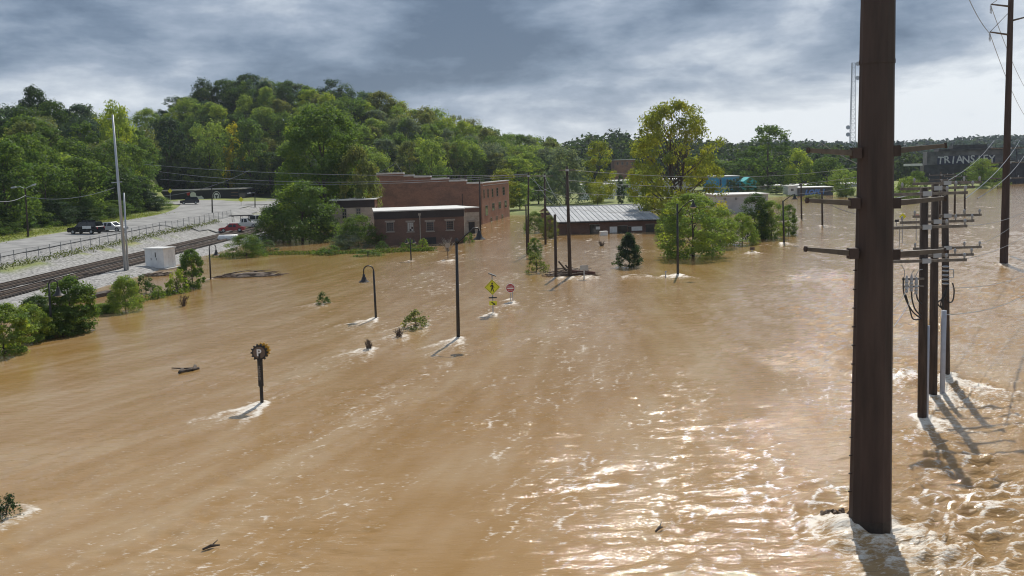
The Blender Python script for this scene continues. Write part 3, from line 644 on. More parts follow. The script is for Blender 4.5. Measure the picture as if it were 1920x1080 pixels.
# far bank trees, middle distance
FB = [(945, 395, 318, 60, 'gold', 1, 'yellow green tree at the right end of the long brick building', 236), (975, 398, 345, 50, 'light', 0, 'light green bush on the far bank by the power poles', 240),
      (1062, 385, 281, 88, 'grey', 4, 'grey green rounded tree behind the leaning power pole', 262), (1125, 380, 266, 62, 'gold', 1, 'yellow green tree behind the white shed', 272),
      (1010, 385, 330, 60, 'mid', 0, 'mid green tree behind the leftmost power pole', 268), (1165, 384, 330, 17, 'deep', 3, 'dark slender cypress behind the metal roof', 240),
      (1205, 385, 320, 70, 'light', 0, 'light green tree left of the tall yellow green tree trunk', 238), (1120, 386, 342, 40, 'gold', 2, 'small yellow tree before the white shed', 246),
      (1340, 380, 300, 90, 'mid', 0, 'round tree behind the blue clad building', 346), (1440, 350, 237, 92, 'mid', 1, 'tall green tree rising above the flat roofed warehouse', 335),
      (1500, 352, 283, 70, 'lime', 4, 'yellow green tree above the graffiti container', 322), (1550, 355, 296, 60, 'mid', 0, 'green tree left of the great steel pole', 318),
      (1585, 372, 318, 62, 'light', 2, 'broad bush on the bank just left of the steel pole', 282), (1400, 345, 285, 70, 'dark', 0, 'dark tree behind the teal roof', 350),
      (1640, 372, 310, 60, 'mid', 0, 'tree hidden behind the great steel pole', 290), (1700, 385, 335, 60, 'light', 4, 'bright bush right of the steel pole on the far bank', 245),
      (1720, 372, 322, 40, 'mid', 0, 'green bush left of the graffiti ruin', 268), (1840, 346, 300, 66, 'light', 4, 'green bush growing before the graffiti ruin', 322),
      (1870, 350, 316, 44, 'mid', 0, 'bush at the right foot of the graffiti ruin', 330), (1800, 352, 324, 34, 'dark', 0, 'dark low bush under the graffiti letters', 325),
      (1385, 364, 335, 22, 'deep', 3, 'small dark cypress before the blue clad building', 300), (1410, 364, 334, 24, 'dark', 3, 'dark upright tree right of the blue clad building', 302),
      (1370, 366, 338, 20, 'deep', 0, 'small dark tree left before the blue clad building', 298), (1525, 388, 366, 60, 'olive', 4, 'marshy shrubs before the graffiti container', 262),
      (1455, 372, 350, 30, 'dark', 0, 'dark bush by the long flat warehouse', 300)]
for (px, py, tp, wp, col, k, lab, Y) in FB:
    tree_px(HP_[k], 'bank_tree', px, py, tp, wp, col, lab, 'tree', None, Y=Y)
# far wooded ridges: one mass each
def far_wood(name, label, prof, D0, D1, n, size, col, seed, wcl, hcl):
    rs = np.random.RandomState(seed); Ps = []; Ts = []; Ns = []
    for i in range(n):
        px = rs.uniform(prof[0][0], prof[-1][0]); f = rs.uniform(0, 1); D = D0 + (D1 - D0) * f
        sk = np.interp(px, [q[0] for q in prof], [q[1] for q in prof]); ztop = CAMH + D1 * (hor(px) - sk) / F
        z = 2 + (ztop - hcl - 2) * f**.8; x = (px - CX) / F * D
        m_ = 130; g = rs.normal(0, 1, (m_, 3)); g /= np.linalg.norm(g, axis=1, keepdims=True); g[:, 2] = np.abs(g[:, 2]) * 1.2 - .25
        hh = hcl * rs.uniform(.7, 1.12); P = np.array([x, D, z]) + g * (rs.uniform(.55, 1.05, m_) ** .5)[:, None] * np.array([wcl / 2 * rs.uniform(.8, 1.2), wcl / 2, hh])
        Ps.append(P); Ns.append(g + np.array([0, 0, .4])); Ts.append(np.full(m_, np.clip(rs.normal(.45, .25), 0, 1)))
    V, Q, T = rhombi(rs, np.concatenate(Ps), np.concatenate(Ns), size, np.concatenate(Ts))
    o = put(name, np_mesh(name, V, Q, LEAF, {'tone': T})); o.color = (*col, 1); tag(o, label, 'woodland', kind='stuff')
far_wood('far_woodland', 'dark wooded ridge beyond the flooded far bank', [(880, 262), (950, 256), (1000, 258), (1060, 262), (1085, 246), (1130, 244), (1180, 238), (1210, 242), (1260, 250), (1340, 258), (1400, 262), (1440, 262), (1520, 262), (1600, 270), (1760, 290)], 400, 560, 560, 1.1, (.038, .060, .030), 3, 14, 12)
far_wood('distant_ridge_woodland', 'distant ridge tinted haze blue along the horizon at right', [(1240, 268), (1500, 262), (1560, 267), (1700, 264), (1760, 262), (1850, 254), (1960, 252), (2150, 250)], 800, 1500, 560, 3.0, (.030, .048, .052), 4, 46, 20)  # bluish leaf colour paints the haze over this ridge
# the land those far woods stand on
mb = MB()
for (D0, D1, px0, px1, zz, prof) in ((395, 575, 820, 1900, 1, [(820, 275), (1085, 262), (1200, 256), (1340, 272), (1600, 280), (1900, 290)]), (700, 1520, 1000, 2300, 1, [(1000, 280), (1240, 275), (1560, 274), (1760, 270), (1850, 262), (2300, 258)])):
    ns = 60; pr = []
    for i in range(ns + 1):
        px = px0 + (px1 - px0) * i / ns; sk = np.interp(px, [q[0] for q in prof], [q[1] for q in prof])
        z1 = CAMH + D1 * (hor(px) - sk) / F - 4; t = (px - CX) / F
        pr.append([(t * D0, D0, -1.0), (t * (D0 * .5 + D1 * .5), D0 * .5 + D1 * .5, max(1, z1 * .55)), (t * D1, D1, max(1.5, z1)), (t * (D1 + 200), D1 + 200, max(1, z1 - 8))])
    for i in range(ns):
        for j in range(3): mb.quad(pr[i][j], pr[i+1][j], pr[i+1][j+1], pr[i][j+1])
tag(mb.build('hills', plain('far_hill_soil', (.035, .045, .025), .95, var=.4, scale=.02), smooth=True), kind='structure')
# low grass bank and weeds along the fence: nobody could count the blades
def grass_strip(name, label, pts, width, n, hgt, col, seed):
    rs = np.random.RandomState(seed); P = np.array([tuple(p) for p in pts]); k = len(P) - 1
    u = rs.uniform(0, k, n); i = np.minimum(u.astype(int), k - 1); f = (u - i)[:, None]
    pos = P[i] * (1 - f) + P[i+1] * f
    clus = .5 + .8 * vnoise(pos[:, 0] * .6, pos[:, 1] * .6, seed)
    pos[:, 0] += rs.normal(0, width, n); pos[:, 1] += rs.normal(0, width, n)
    z0 = np.maximum(ground(pos[:, 0], pos[:, 1]), -.02); pos[:, 2] = z0 + rs.uniform(0, 1, n) * hgt * clus
    nr = np.tile(np.array([[0, -.4, .8]]), (n, 1))
    V, Q, T = rhombi(rs, pos, nr, .085 if hgt < .6 else .11, np.clip(rs.normal(.5, .22, n), 0, 1))
    o = put(name, np_mesh(name, V, Q, LEAF, {'tone': T})); o.color = (*col, 1); tag(o, label, 'grass', kind='stuff')
grass_strip('bank_grass', 'low green grass bank just above the flood before the brick buildings', [W(400, 483), W(480, 478), W(560, 477), W(640, 475), W(700, 475), W(770, 471), W(810, 470)], .55, 9000, .55, (.085, .125, .02), 5)
grass_strip('fence_weeds', 'green and yellow weeds along the foot of the chain link fence', [(-56.2, 84 + 6 * i, 0) for i in range(18)], .28, 3600, .6, (.10, .12, .03), 6)
grass_strip('shore_weeds', 'green weeds between the bank bushes at left', [W(150, 600), W(190, 586), W(215, 578), W(300, 556), W(330, 548)], .5, 3000, .5, (.075, .12, .02), 7)
grass_strip('verge_grass', 'sunlit grass verge under the roadside trees', [(-73.5, 120 + 9 * i, 0) for i in range(10)], 1.6, 9000, .3, (.16, .19, .035), 8)

# ------------------------------------------------------------------ railway, road, fence
ASPH = plain('sun_bleached_asphalt', (.27, .265, .255), .92, var=.28, scale=.35, bump=.2, bscale=30)
RAILM = plain('rail_steel', (.12, .085, .065), .45, metal=.5, var=.3, scale=2)
TIE = plain('sleeper_wood', (.085, .07, .06), .95, var=.4, scale=3)
def track(xc, y0, y1):
    t = empty('railway_track', (xc, y0, 0)); tag(t, kind='structure'); n = int((y1 - y0) / .62)
    mb = MB()
    for i in range(n): mb.box((0, i * .62, .70), (2.6, .24, .16))
    o = mb.build('sleepers', TIE, t); o['kind'] = 'stuff'
    for sx in (-.72, .72):
        mb = MB(); prof = [(-.07, 0), (.07, 0), (.07, .03), (.02, .05), (.02, .12), (.037, .13), (.037, .17), (-.037, .17), (-.037, .13), (-.02, .12), (-.02, .05), (-.07, .03)]
        for k in range(len(prof)):
            a, b = prof[k], prof[(k + 1) % len(prof)]
            mb.quad((sx + a[0], 0, .79 + a[1]), (sx + a[0], y1 - y0, .79 + a[1]), (sx + b[0], y1 - y0, .79 + b[1]), (sx + b[0], 0, .79 + b[1]))
        mb.build('rail', RAILM, t)
    return t
track(-50.5, 60, 215); track(-46.8, 60, 215)
mb = MB()                                          # the road above the fence, laid just over the bank
ys = [60 + 6 * i for i in range(30)]
def road_x(y): k = max(0, (y - 170) / 70); return -59.6 - 3 * k * k, -69.8 - 12 * k * k
for a, b in zip(ys[:-1], ys[1:]):
    xa, xb, xc, xd = *road_x(a), *road_x(b); n = 5
    for i in range(n):
        f0, f1 = i / n, (i + 1) / n
        q = [(xa + (xb - xa) * f0, a), (xc + (xd - xc) * f0, b), (xc + (xd - xc) * f1, b), (xa + (xb - xa) * f1, a)]
        mb.quad(*[(x, y, gz(x, y) + .12) for x, y in q])
tag(mb.build('road', ASPH), kind='structure')
mb = MB()                                          # far junction before the mural building
for (cx, cy, rx, ry, n) in ((-78, 250, 22, 16, 10), (-62, 190, 9, 26, 10)):
    for i in range(n):
        for k in range(n):
            q = [(cx + rx * (2 * (i + a) / n - 1), cy + ry * (2 * (k + b) / n - 1)) for a, b in ((0, 0), (1, 0), (1, 1), (0, 1))]
            mx_, my_ = (q[0][0] + q[2][0]) / 2, (q[0][1] + q[2][1]) / 2
            lawn = any(((mx_ - a) / rr)**2 + ((my_ - b) / ss)**2 < .9 for a, b, rr, ss in ((-78, 214, 5, 9), (-67, 222, 5.5, 14), (-66, 268, 14, 6)))
            if ((mx_ - cx) / rx)**2 + ((my_ - cy) / ry)**2 < 1.1 and not lawn: mb.quad(*[(x, y, gz(x, y) + .15) for x, y in q])
tag(mb.build('road', ASPH), kind='structure')
fe = empty('chain_link_fence', (-57, 90, 0), 'low chain link fence running between the railway and the road', 'fence')
post = MB().tube([(0, 0, -.4), (0, 0, 1.42)], .045, 6).mesh('post', GALV); fx = -57.0; prev = None; pan = MB(); rail_ = MB()
DARKPOST = plain('fence_post_paint', (.28, .28, .28), .7); post.materials[0] = DARKPOST
for i in range(42):
    y = 78 + 2.9 * i; z = gz(fx, y) + .1; put('post', post, fe, (0, y - 90, z))
    if prev:
        pan.quad((0, prev[0] - 90, prev[1] + .05), (0, y - 90, z + .05), (0, y - 90, z + 1.36), (0, prev[0] - 90, prev[1] + 1.36)); rail_.tube([(0, prev[0] - 90, prev[1] + 1.38), (0, y - 90, z + 1.38)], .028, 5)
    prev = (y, z)
pan.build('wire_mesh', CHAINLINK, fe); rail_.build('top_rail', DARKPOST, fe)

# ------------------------------------------------------------------ vehicles
def car(name, pos, rz, paint, label, L_=4.6, Wd=1.85, H=1.7, kind='suv', extra=None):
    t = empty(name, pos, label, 'car', None, rz); hl = L_ / 2; hw = Wd / 2
    gc = .28; belt = H * .56
    if kind == 'suv': side = [(-hl, gc + .1), (-hl + .05, belt), (-hl + .18, H * .62), (-hl + .42, H - .03), (hl * .18, H), (hl * .48, belt + .06), (hl * .93, belt - .05), (hl, belt - .25), (hl, gc + .08), (hl - .15, gc), (-hl + .15, gc)]
    elif kind == 'pickup': side = [(-hl, gc + .1), (-hl, belt), (-hl * .28, belt), (-hl * .22, H - .02), (hl * .2, H), (hl * .46, belt + .04), (hl * .93, belt - .05), (hl, belt - .25), (hl, gc + .08), (hl - .15, gc), (-hl + .15, gc)]
    else: side = [(-hl, gc + .1), (-hl + .04, belt), (-hl * .72, belt + .06), (-hl * .42, H - .03), (hl * .16, H), (hl * .52, belt + .03), (hl * .93, belt - .07), (hl, belt - .25), (hl, gc + .08), (hl - .15, gc), (-hl + .15, gc)]
    mb = MB(); n = len(side)
    def wid(z): return hw * (1 - .16 * max(0, (z - belt) / (H - belt)))
    for sgn in (-1, 1):
        for (x, z) in side: mb.v.append((x, sgn * wid(z), z))
    mb.f.append(tuple(range(n))); mb.f.append(tuple(range(2 * n - 1, n - 1, -1)))
    for i in range(n): j = (i + 1) % n; mb.f.append((i, i + n, j + n, j))
    mb.build('body', paint, t)
    top = [p for p in side if p[1] > belt - .01]; xr0, xr1 = (-hl + .5 if kind == 'suv' else -hl * .36), hl * .14
    if kind == 'pickup': xr0 = -hl * .16
    for sgn in (-1, 1):
        for a, b in (((xr0, (xr0 + xr1) / 2 - .05)), (((xr0 + xr1) / 2 + .05, xr1 + .12))):
            z0, z1 = belt + .06, H - .12; g = MB(); y0, y1 = sgn * (wid(z0) + .006), sgn * (wid(z1) + .006)
            g.quad((a, y0, z0), (b + .14 * (b > xr1), y0, z0), (b, y1, z1), (a + .05, y1, z1)); g.build('side_window', CARGLASS, t)
    def cross(i, j, name, f0=.08, f1=.92, inset=.12):
        a, b = Vector((side[i][0], 0, side[i][1])), Vector((side[j][0], 0, side[j][1])); d = b - a; nn = Vector((-d.z, 0, d.x)).normalized() * -.008
        p, q = a + d * f0, a + d * f1; mb = MB(); nn = nn if (nn.x * (p.x)) > 0 else -nn
        mb.quad(p + nn + Vector((0, -wid(p.z) + inset, 0)), p + nn + Vector((0, wid(p.z) - inset, 0)), q + nn + Vector((0, wid(q.z) - inset, 0)), q + nn + Vector((0, -wid(q.z) + inset, 0))); mb.build(name, CARGLASS, t)
    cross(4, 5, 'windscreen'); cross(2, 3, 'rear_window')
    wr = .35
    for sx in (-.31, .31):
        for sgn in (-1, 1):
            x = sx * L_ * (1.0 if kind != 'pickup' else 1.03); wmb = MB().tube([(x, sgn * (hw - .20), wr), (x, sgn * (hw + .012), wr)], wr, 14); wh = wmb.build('wheel', TYRE, t)
            MB().tube([(x, sgn * (hw + .013), wr), (x, sgn * (hw + .02), wr)], wr * .6, 10).build('rim', GALV, wh)
    for sgn in (-1, 1):
        MB().box((hl - .02, sgn * (hw - .28), belt - .16), (.08, .34, .14)).build('headlight', LAMPLENS, t)
        MB().box((-hl + .02, sgn * (hw - .16), belt - .12), (.08, .16, .28)).build('tail_light', RSIGN, t)
    return t
p = W(162, 438, 2.9); g0 = gz(p.x, p.y) + .13
c = car('parked_car', (p.x, p.y, g0), R(166), CARBLACK, 'black station wagon with roof box and white panel parked at the roadside', 5.2, 1.95, 1.85, 'suv')
MB().box((-.6, 0, 1.96), (1.7, .9, .24)).build('roof_box', CARBLACK, c)
MB().box((-.9, -.99, 1.02), (1.5, .02, .42)).build('side_panel', CARDB, c); MB().box((-.9, .99, 1.02), (1.5, .02, .42)).build('side_panel', CARDB, c)
p = W(190, 436, 2.9); car('parked_car', (p.x + .6, p.y + 2.6, gz(p.x, p.y) + .13), R(-12), CARSILV, 'silver car parked just behind the black station wagon', 4.6, 1.8, 1.5, 'sedan')
p = W(356, 388, 3.7); car('moving_car', (p.x, p.y, gz(p.x, p.y) + .16), R(200), CARBLACK, 'small black car on the far junction before the mural', 4.5, 1.85, 1.75, 'suv')
p = W(434, 411, 3.1); car('parked_car', (p.x, p.y, gz(p.x, p.y) + .14), R(188), CARRED, 'red car parked at the end of the chain link fence', 4.6, 1.85, 1.5, 'sedan')
p = W(458, 404, 3.2); c = car('parked_truck', (p.x, p.y, gz(p.x, p.y) + .14), R(5), CARWHITE, 'white pickup truck with ladder rack behind the red car', 5.6, 2.0, 1.9, 'pickup')
rk = MB()
for x in (-2.2, -.6, .9): rk.box((x, 0, 2.3), (.1, 1.9, .1)); rk.box((x, .9, 1.75), (.08, .08, 1.1)); rk.box((x, -.9, 1.75), (.08, .08, 1.1))
rk.box((-.6, .5, 2.42), (4.6, .4, .16)); rk.box((-.6, -.5, 2.42), (4.6, .4, .16)); rk.build('ladder_rack', BLACKP, c)
p = W(486, 400, 3.2); car('parked_car', (p.x, p.y, gz(p.x, p.y) + .14), R(20), CARWHITE, 'white van half hidden by the thicket', 5.0, 2.0, 2.1, 'suv')

# ------------------------------------------------------------------ buildings
def wall_frame(o, ux, uz=(0, 0, 1)): return Vector(o), Vector(ux).normalized(), Vector((0, 0, 1))
def window(parent, o, ux, u0, u1, z0, z1, nx=2, nz=3, lintel=True, sill=True, frame=FRAME, glass=GLASS, arch=False, proud=.0):
    """window in a wall: o wall origin, ux along the wall, outward normal = ux x up"""
    o, ux = Vector(o), Vector(ux).normalized(); up = Vector((0, 0, 1)); nrm = ux.cross(up)
    ang = math.atan2(ux.y, ux.x)
    def bx(mb, u, z, su, sz, d0, d1): return mb.box(o + ux * u + up * z + nrm * ((d0 + d1) / 2), (su, abs(d1 - d0), sz), rz=ang)
    fr = MB(); wd, ht = u1 - u0, z1 - z0
    for u in (u0 + .04, u1 - .04): bx(fr, u, (z0 + z1) / 2, .08, ht, -.02, .035)
    for z in (z0 + .04, z1 - .04): bx(fr, (u0 + u1) / 2, z, wd - .162, .08, -.02, .035)
    wobj = fr.build('window', frame, parent)
    for i in range(nx):
        for j in range(nz):
            a = u0 + .09 + (wd - .18) * i / nx; b = u0 + .09 + (wd - .18) * (i + 1) / nx; c = z0 + .09 + (ht - .18) * j / nz; d = z0 + .09 + (ht - .18) * (j + 1) / nz
            gl = glass[(i * 7 + j * 3) % len(glass)] if isinstance(glass, (list, tuple)) else glass
            g = MB(); bx(g, (a + b) / 2, (c + d) / 2, b - a - .05, d - c - .05, -.01, .008); g.build('pane', gl, wobj)
    if lintel: q = MB(); bx(q, (u0 + u1) / 2, z1 + .13, wd + .4, .24, -.02, .05); q.build('lintel', STONE, wobj)
    if sill: q = MB(); bx(q, (u0 + u1) / 2, z0 - .07, wd + .24, .12, -.02, .10); q.build('sill', STONE, wobj)
    return wobj
def uz_of(o, ux, nY, px, py):                       # where a pixel's ray meets the wall plane through o along ux: (u, z)
    o, ux = Vector(o), Vector(ux).normalized(); nrm = ux.cross(Vector((0, 0, 1))); d = ray(px, py); k = (o - CAM).dot(nrm) / d.dot(nrm); q = CAM + d * k
    return (q - o).dot(ux), q.z
def win_px(parent, o, ux, x0, x1, y0, y1, **kw):
    ua, za = uz_of(o, ux, 0, x0, y0); ub, zb = uz_of(o, ux, 0, x1, y1); return window(parent, o, ux, min(ua, ub), max(ua, ub), min(za, zb), max(za, zb), **kw)
def block(parent, name, mat, A, ux, ln, dp, z0, z1):  # a wall box: A front left corner, ux along the front, depth dp away from the viewer
    A, ux = Vector(A), Vector(ux).normalized(); nb = -ux.cross(Vector((0, 0, 1))); c = A + ux * ln / 2 + nb * dp / 2
    o = MB().box((0, 0, 0), (ln, dp, z1 - z0)).build(name, mat, parent); o.location = (c.x, c.y, (z0 + z1) / 2); o.rotation_euler[2] = math.atan2(ux.y, ux.x); return o

# low dark red brick building
b1 = empty('brick_building', (0, 0, 0), 'low dark red brick building with white flat roof standing in the flood', 'building')
A1 = AT(705, 460, 143); A1.z = 0; B1 = AT(871, 450, 145); B1.z = 0; u1 = (B1 - A1).normalized(); ln1 = (B1 - A1).length
block(b1, 'wall', BRICK_B, A1, u1, ln1, 12, -2.5, 3.95)
block(b1, 'parapet_wall', BRICK_C, A1 - u1 * .06 + u1.cross(Vector((0, 0, 1))) * .06, u1, ln1 + .12, 12.12, 3.953, 5.05)
rf1 = block(b1, 'roof', ROOFW, A1 - u1 * .2 + u1.cross(Vector((0, 0, 1))) * .2, u1, ln1 + .4, 12.4, 5.052, 5.22)
BRIGHTP = plain('painted_pane_light_and_sign', (.42, .42, .40), .3, var=.2)  # pale colour stands in for light in the panes; colours a sign plate too
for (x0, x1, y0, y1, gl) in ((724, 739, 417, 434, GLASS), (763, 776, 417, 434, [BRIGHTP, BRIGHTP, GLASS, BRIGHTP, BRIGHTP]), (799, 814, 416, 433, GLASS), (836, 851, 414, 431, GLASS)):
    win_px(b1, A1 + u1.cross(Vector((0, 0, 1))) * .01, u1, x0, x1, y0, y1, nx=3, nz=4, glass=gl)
ud, _ = uz_of(A1, u1, 0, 787, 410); nrm1 = u1.cross(Vector((0, 0, 1))); dp = A1 + u1 * ud + nrm1 * .12
dpp = MB().tube([(dp.x, dp.y, 0.2), (dp.x, dp.y, 4.4)], .09, 8).build('downpipe', STONE, b1); MB().box((dp.x, dp.y, 4.5), (.4, .25, .35)).build('hopper', STONE, dpp)
# right side strip, sunlight painted pale, and door opening below the third window
block(b1, 'sunlit_side_wall', PALEB, B1 + u1 * .004, (-u1.cross(Vector((0, 0, 1)))), 11.9, -.12, -2, 3.9)
dr = MB(); ua, za = uz_of(A1, u1, 0, 797, 448); ub, zb = uz_of(A1, u1, 0, 818, 462); c = A1 + u1 * (ua + ub) / 2 + nrm1 * .03; dr.box((c.x, c.y, .2), (abs(ub - ua), .1, 1.6), rz=math.atan2(u1.y, u1.x)); dr.build('doorway', BLACKP, b1)
# pale weathered building behind
b2 = empty('plaster_building', (0, 0, 0), 'pale weathered building with dark top behind the bushes', 'building')
A2 = AT(622, 430, 165); A2.z = 0; B2 = AT(704, 430, 165.5); B2.z = 0; u2 = (B2 - A2).normalized(); ln2 = (B2 - A2).length; n2_ = u2.cross(Vector((0, 0, 1)))
block(b2, 'wall', PALEB, A2, u2, ln2, 18, -2.5, 5.0); block(b2, 'parapet_wall', BRICK_C, A2 - u2 * .05 + n2_ * .05, u2, ln2 + .02, 1.0, 5.003, 6.25)
block(b2, 'parapet_wall', BRICK_SUNLIT, A2 - u2 * .05 - n2_ * .96, u2, ln2 + .1, 17.0, 5.003, 6.25)  # orange side parapet has the sunlight of that face painted in
block(b2, 'roof', ROOFW, A2 - u2 * .2 + n2_ * .25, u2, ln2 + .5, 18.5, 6.252, 6.42)
for (x0, x1, y0, y1) in ((640.5, 650.5, 391, 411), (667, 677, 390, 409), (643, 651, 424, 444)): win_px(b2, A2 + n2_ * .01, u2, x0, x1, y0, y1, nx=2, nz=3, lintel=False)
for d_ in (3.5, 8.0, 12.5):                          # brick piers of the side wall, in the painted sunlit tone
    q = B2 - n2_ * d_; MB().box((q.x + .1, q.y, 2.4), (.25, .8, 5.2)).build('pier', BRICK_SUNLIT, b2)
# long two storey brick building with stepped parapet
b3 = empty('brick_building', (0, 0, 0), 'long tall brick warehouse with stepped white topped parapet', 'building')
B3 = AT(904, 420, 192); B3.z = 0; A3 = AT(706, 420, 196); A3.z = 0; u3 = (B3 - A3).normalized(); ln3 = (B3 - A3).length; n3 = u3.cross(Vector((0, 0, 1)))
block(b3, 'wall', BRICK_A, A3, u3, ln3, 30, -2.5, 7.6)
steps = [(706, 757, 327.5), (757, 776, 331), (776, 808, 333), (808, 842, 337), (842, 875, 340.5), (875, 904.5, 345)]
for (xa, xb, yt) in steps:
    ua, z = uz_of(A3, u3, 0, xa, yt); ub, _ = uz_of(A3, u3, 0, xb, yt); z = max(z, 8.0)
    pw = block(b3, 'parapet_step', BRICK_A, A3 + u3 * (ua + .002), u3, ub - ua - .004, .5, 7.603, z)
    block(b3, 'coping', ROOFW, A3 + u3 * (ua + .02) + n3 * .2, u3, ub - ua - .04, .9, z + .003, z + .34)
for xx in (772, 840, 860, 872):                      # small chimneys on the steps
    ua, z = uz_of(A3, u3, 0, xx, 338); q = A3 + u3 * ua - n3 * .6; MB().box((q.x, q.y, 9.3), (.5, .5, 1.2)).build('chimney', BRICK_C, b3)
block(b3, 'roof', ROOFW, A3 - n3 * .52, u3, ln3 - .02, 29.4, 7.603, 7.75); block(b3, 'end_parapet', BRICK_SUNLIT, B3 - u3 * .5 - n3 * .55, u3, .6, 29.2, 7.752, 8.1); block(b3, 'end_coping', ROOFW, B3 - u3 * .6 - n3 * .6, u3, .85, 29.4, 8.103, 8.3)  # end parapet carries the same painted sunlit orange
s3 = -n3; O3 = B3 + u3 * .012                        # right end wall
block(b3, 'sunlit_end_wall', BRICK_SUNLIT, B3 + u3 * .006, s3, 30, -.1, -2, 7.5) if True else None  # orange skin over the red brick paints the sun on this end
O3 = B3 + u3 * .115
for (d0, d1, z0, z1) in ((1.6, 2.6, 5.0, 6.9), (5.5, 6.8, 5.0, 6.9), (10, 11.6, 5.0, 6.9), (15, 17, 5.0, 6.9), (22, 24.5, 5.0, 6.9), (3, 5.5, 1.5, 3.6), (10, 12.5, 2.2, 3.8), (17, 19.5, 2.2, 3.8), (24, 26.5, 2.2, 3.8), (8, 9.5, -.2, .9), (14, 15.5, -.2, .9), (20, 22, -.2, .9)):
    window(b3, O3, s3, d0, d1, z0, z1, nx=2, nz=3, lintel=False, sill=False)
q = AT(867, 375, 191.6); MB().tube([(q.x, q.y, 3.4), (q.x, q.y, 6.2)], .09, 6).build('vent_pipe', RUST_STEEL, b3)
# annex between the two brick buildings
b4 = empty('annex_building', (0, 0, 0), 'small pale annex with dark doorway between the two brick buildings', 'building')
A4 = AT(874, 420, 166); A4.z = 0; B4 = AT(899, 420, 167); B4.z = 0; u4 = (B4 - A4).normalized(); n4 = u4.cross(Vector((0, 0, 1)))
block(b4, 'wall', PALEB, A4, u4, (B4 - A4).length, 12, -2, 3.6); block(b4, 'fascia', BRICK_B, A4 + n4 * .05 - u4 * .04, u4, (B4 - A4).length + .08, .6, 3.603, 4.3)
block(b4, 'roof', ROOFW, A4 + n4 * .2 - u4 * .1, u4, (B4 - A4).length + .2, 12.3, 4.303, 4.45)
q = A4 + u4 * 1.0 + n4 * .03; MB().box((q.x, q.y, .9), (1.1, .1, 2.0), rz=math.atan2(u4.y, u4.x)).build('doorway', BLACKP, b4)
MB().box((q.x, q.y - .05, 2.1), (1.6, .2, .25), rz=math.atan2(u4.y, u4.x)).build('lintel', STONE, b4)
# metal roofed building drowned to its eaves
b5 = empty('metal_roofed_building', (0, 0, 0), 'brick building drowned to its eaves under a pale standing seam metal roof', 'building')
A5 = AT(1043, 440, 156); A5.z = 0; B5 = AT(1240, 436, 156.8); B5.z = 0; u5 = (B5 - A5).normalized(); ln5 = (B5 - A5).length; n5 = u5.cross(Vector((0, 0, 1)))
ang5 = math.atan2(u5.y, u5.x); ez, rz_, dep = 2.12, 3.75, 20.0
block(b5, 'wall', BRICK_B, A5 + u5 * .3 - n5 * .3, u5, ln5 - .6, 36, -2.5, 2.0)
npn = 22
for i in range(npn):
    a0, a1 = ln5 * i / npn, ln5 * (i + 1) / npn; mb = MB()
    for f0, f1 in ((0, 1),):
        P = lambda a, d, z: A5 + u5 * a - n5 * d + Vector((0, 0, z))
        mb.quad(P(a0 + .05, -.4, ez), P(a1 - .01, -.4, ez), P(a1 - .01, dep, rz_), P(a0 + .05, dep, rz_))
        mb.quad(P(a0 + .05, dep, rz_), P(a1 - .01, dep, rz_), P(a1 - .01, 2 * dep - 3, ez), P(a0 + .05, 2 * dep - 3, ez))
        mb.quad(P(a0 - .02, -.4, ez), P(a0 + .05, -.4, ez + .09), P(a0 + .05, dep, rz_ + .09), P(a0 - .02, dep, rz_))
        mb.quad(P(a0 + .05, -.4, ez + .09), P(a0 + .05, -.4, ez), P(a0 + .05, dep, rz_), P(a0 + .05, dep, rz_ + .09))
        mb.quad(P(a0 + .05, -.4, ez), P(a0 + .05, -.4, ez - .12), P(a1 - .01, -.4, ez - .12), P(a1 - .01, -.4, ez))
    mb.build('roof_panel', METALROOF if i % 2 == 0 else METALROOF2, b5)
q = A5 + u5 * ln5 / 2 - n5 * (dep) + Vector((0, 0, rz_ + .06)); MB().box(q, (ln5 + .1, .4, .1), rz=ang5).build('ridge_cap', METALROOF, b5)
q = A5 + u5 * ln5 / 2 + n5 * .36 + Vector((0, 0, ez - .22)); MB().box(q, (ln5 + .1, .12, .16), rz=ang5).build('gutter', BLACKP, b5)
O5 = A5 - n5 * .28
for (x0, x1, y0, y1) in ((1106, 1124, 422, 436), (1159, 1176, 424, 436), (1178, 1183, 425, 436), (1211, 1226, 421, 434)):
    ua, za = uz_of(O5, u5, 0, x0, y0); ub, zb = uz_of(O5, u5, 0, x1, y1); q = O5 + u5 * (ua + ub) / 2
    dw = MB().box((q.x, q.y, za / 2 - .2), (ub - ua, .12, za + .4), rz=ang5).build('doorway', GLASS, b5)
    MB().box((q.x, q.y - .03, za + .06), (ub - ua + .2, .14, .1), rz=ang5).build('lintel', FRAME, dw)
for (x0, x1, y0, y1) in ((1143, 1157, 425, 436), (1184, 1204, 425, 432), (1117, 1125, 425, 430)):
    ua, za = uz_of(O5, u5, 0, x0, y0); ub, zb = uz_of(O5, u5, 0, x1, y1); q = O5 + u5 * (ua + ub) / 2 + n5 * .06
    MB().box((q.x, q.y, (za + zb) / 2), (ub - ua, .12, za - zb), rz=ang5).build('window_panel', CARDB, b5)
p = W(1132, 441); t = empty('floating_appliance', p, 'white box shaped appliance floating before the metal roofed building', 'appliance', None, .2)
MB().box((0, 0, .2), (1.15, .8, .7)).build('cabinet', WHITE, t); MB().box((0, 0, .60), (1.2, .85, .09)).build('lid', CARDB, t)
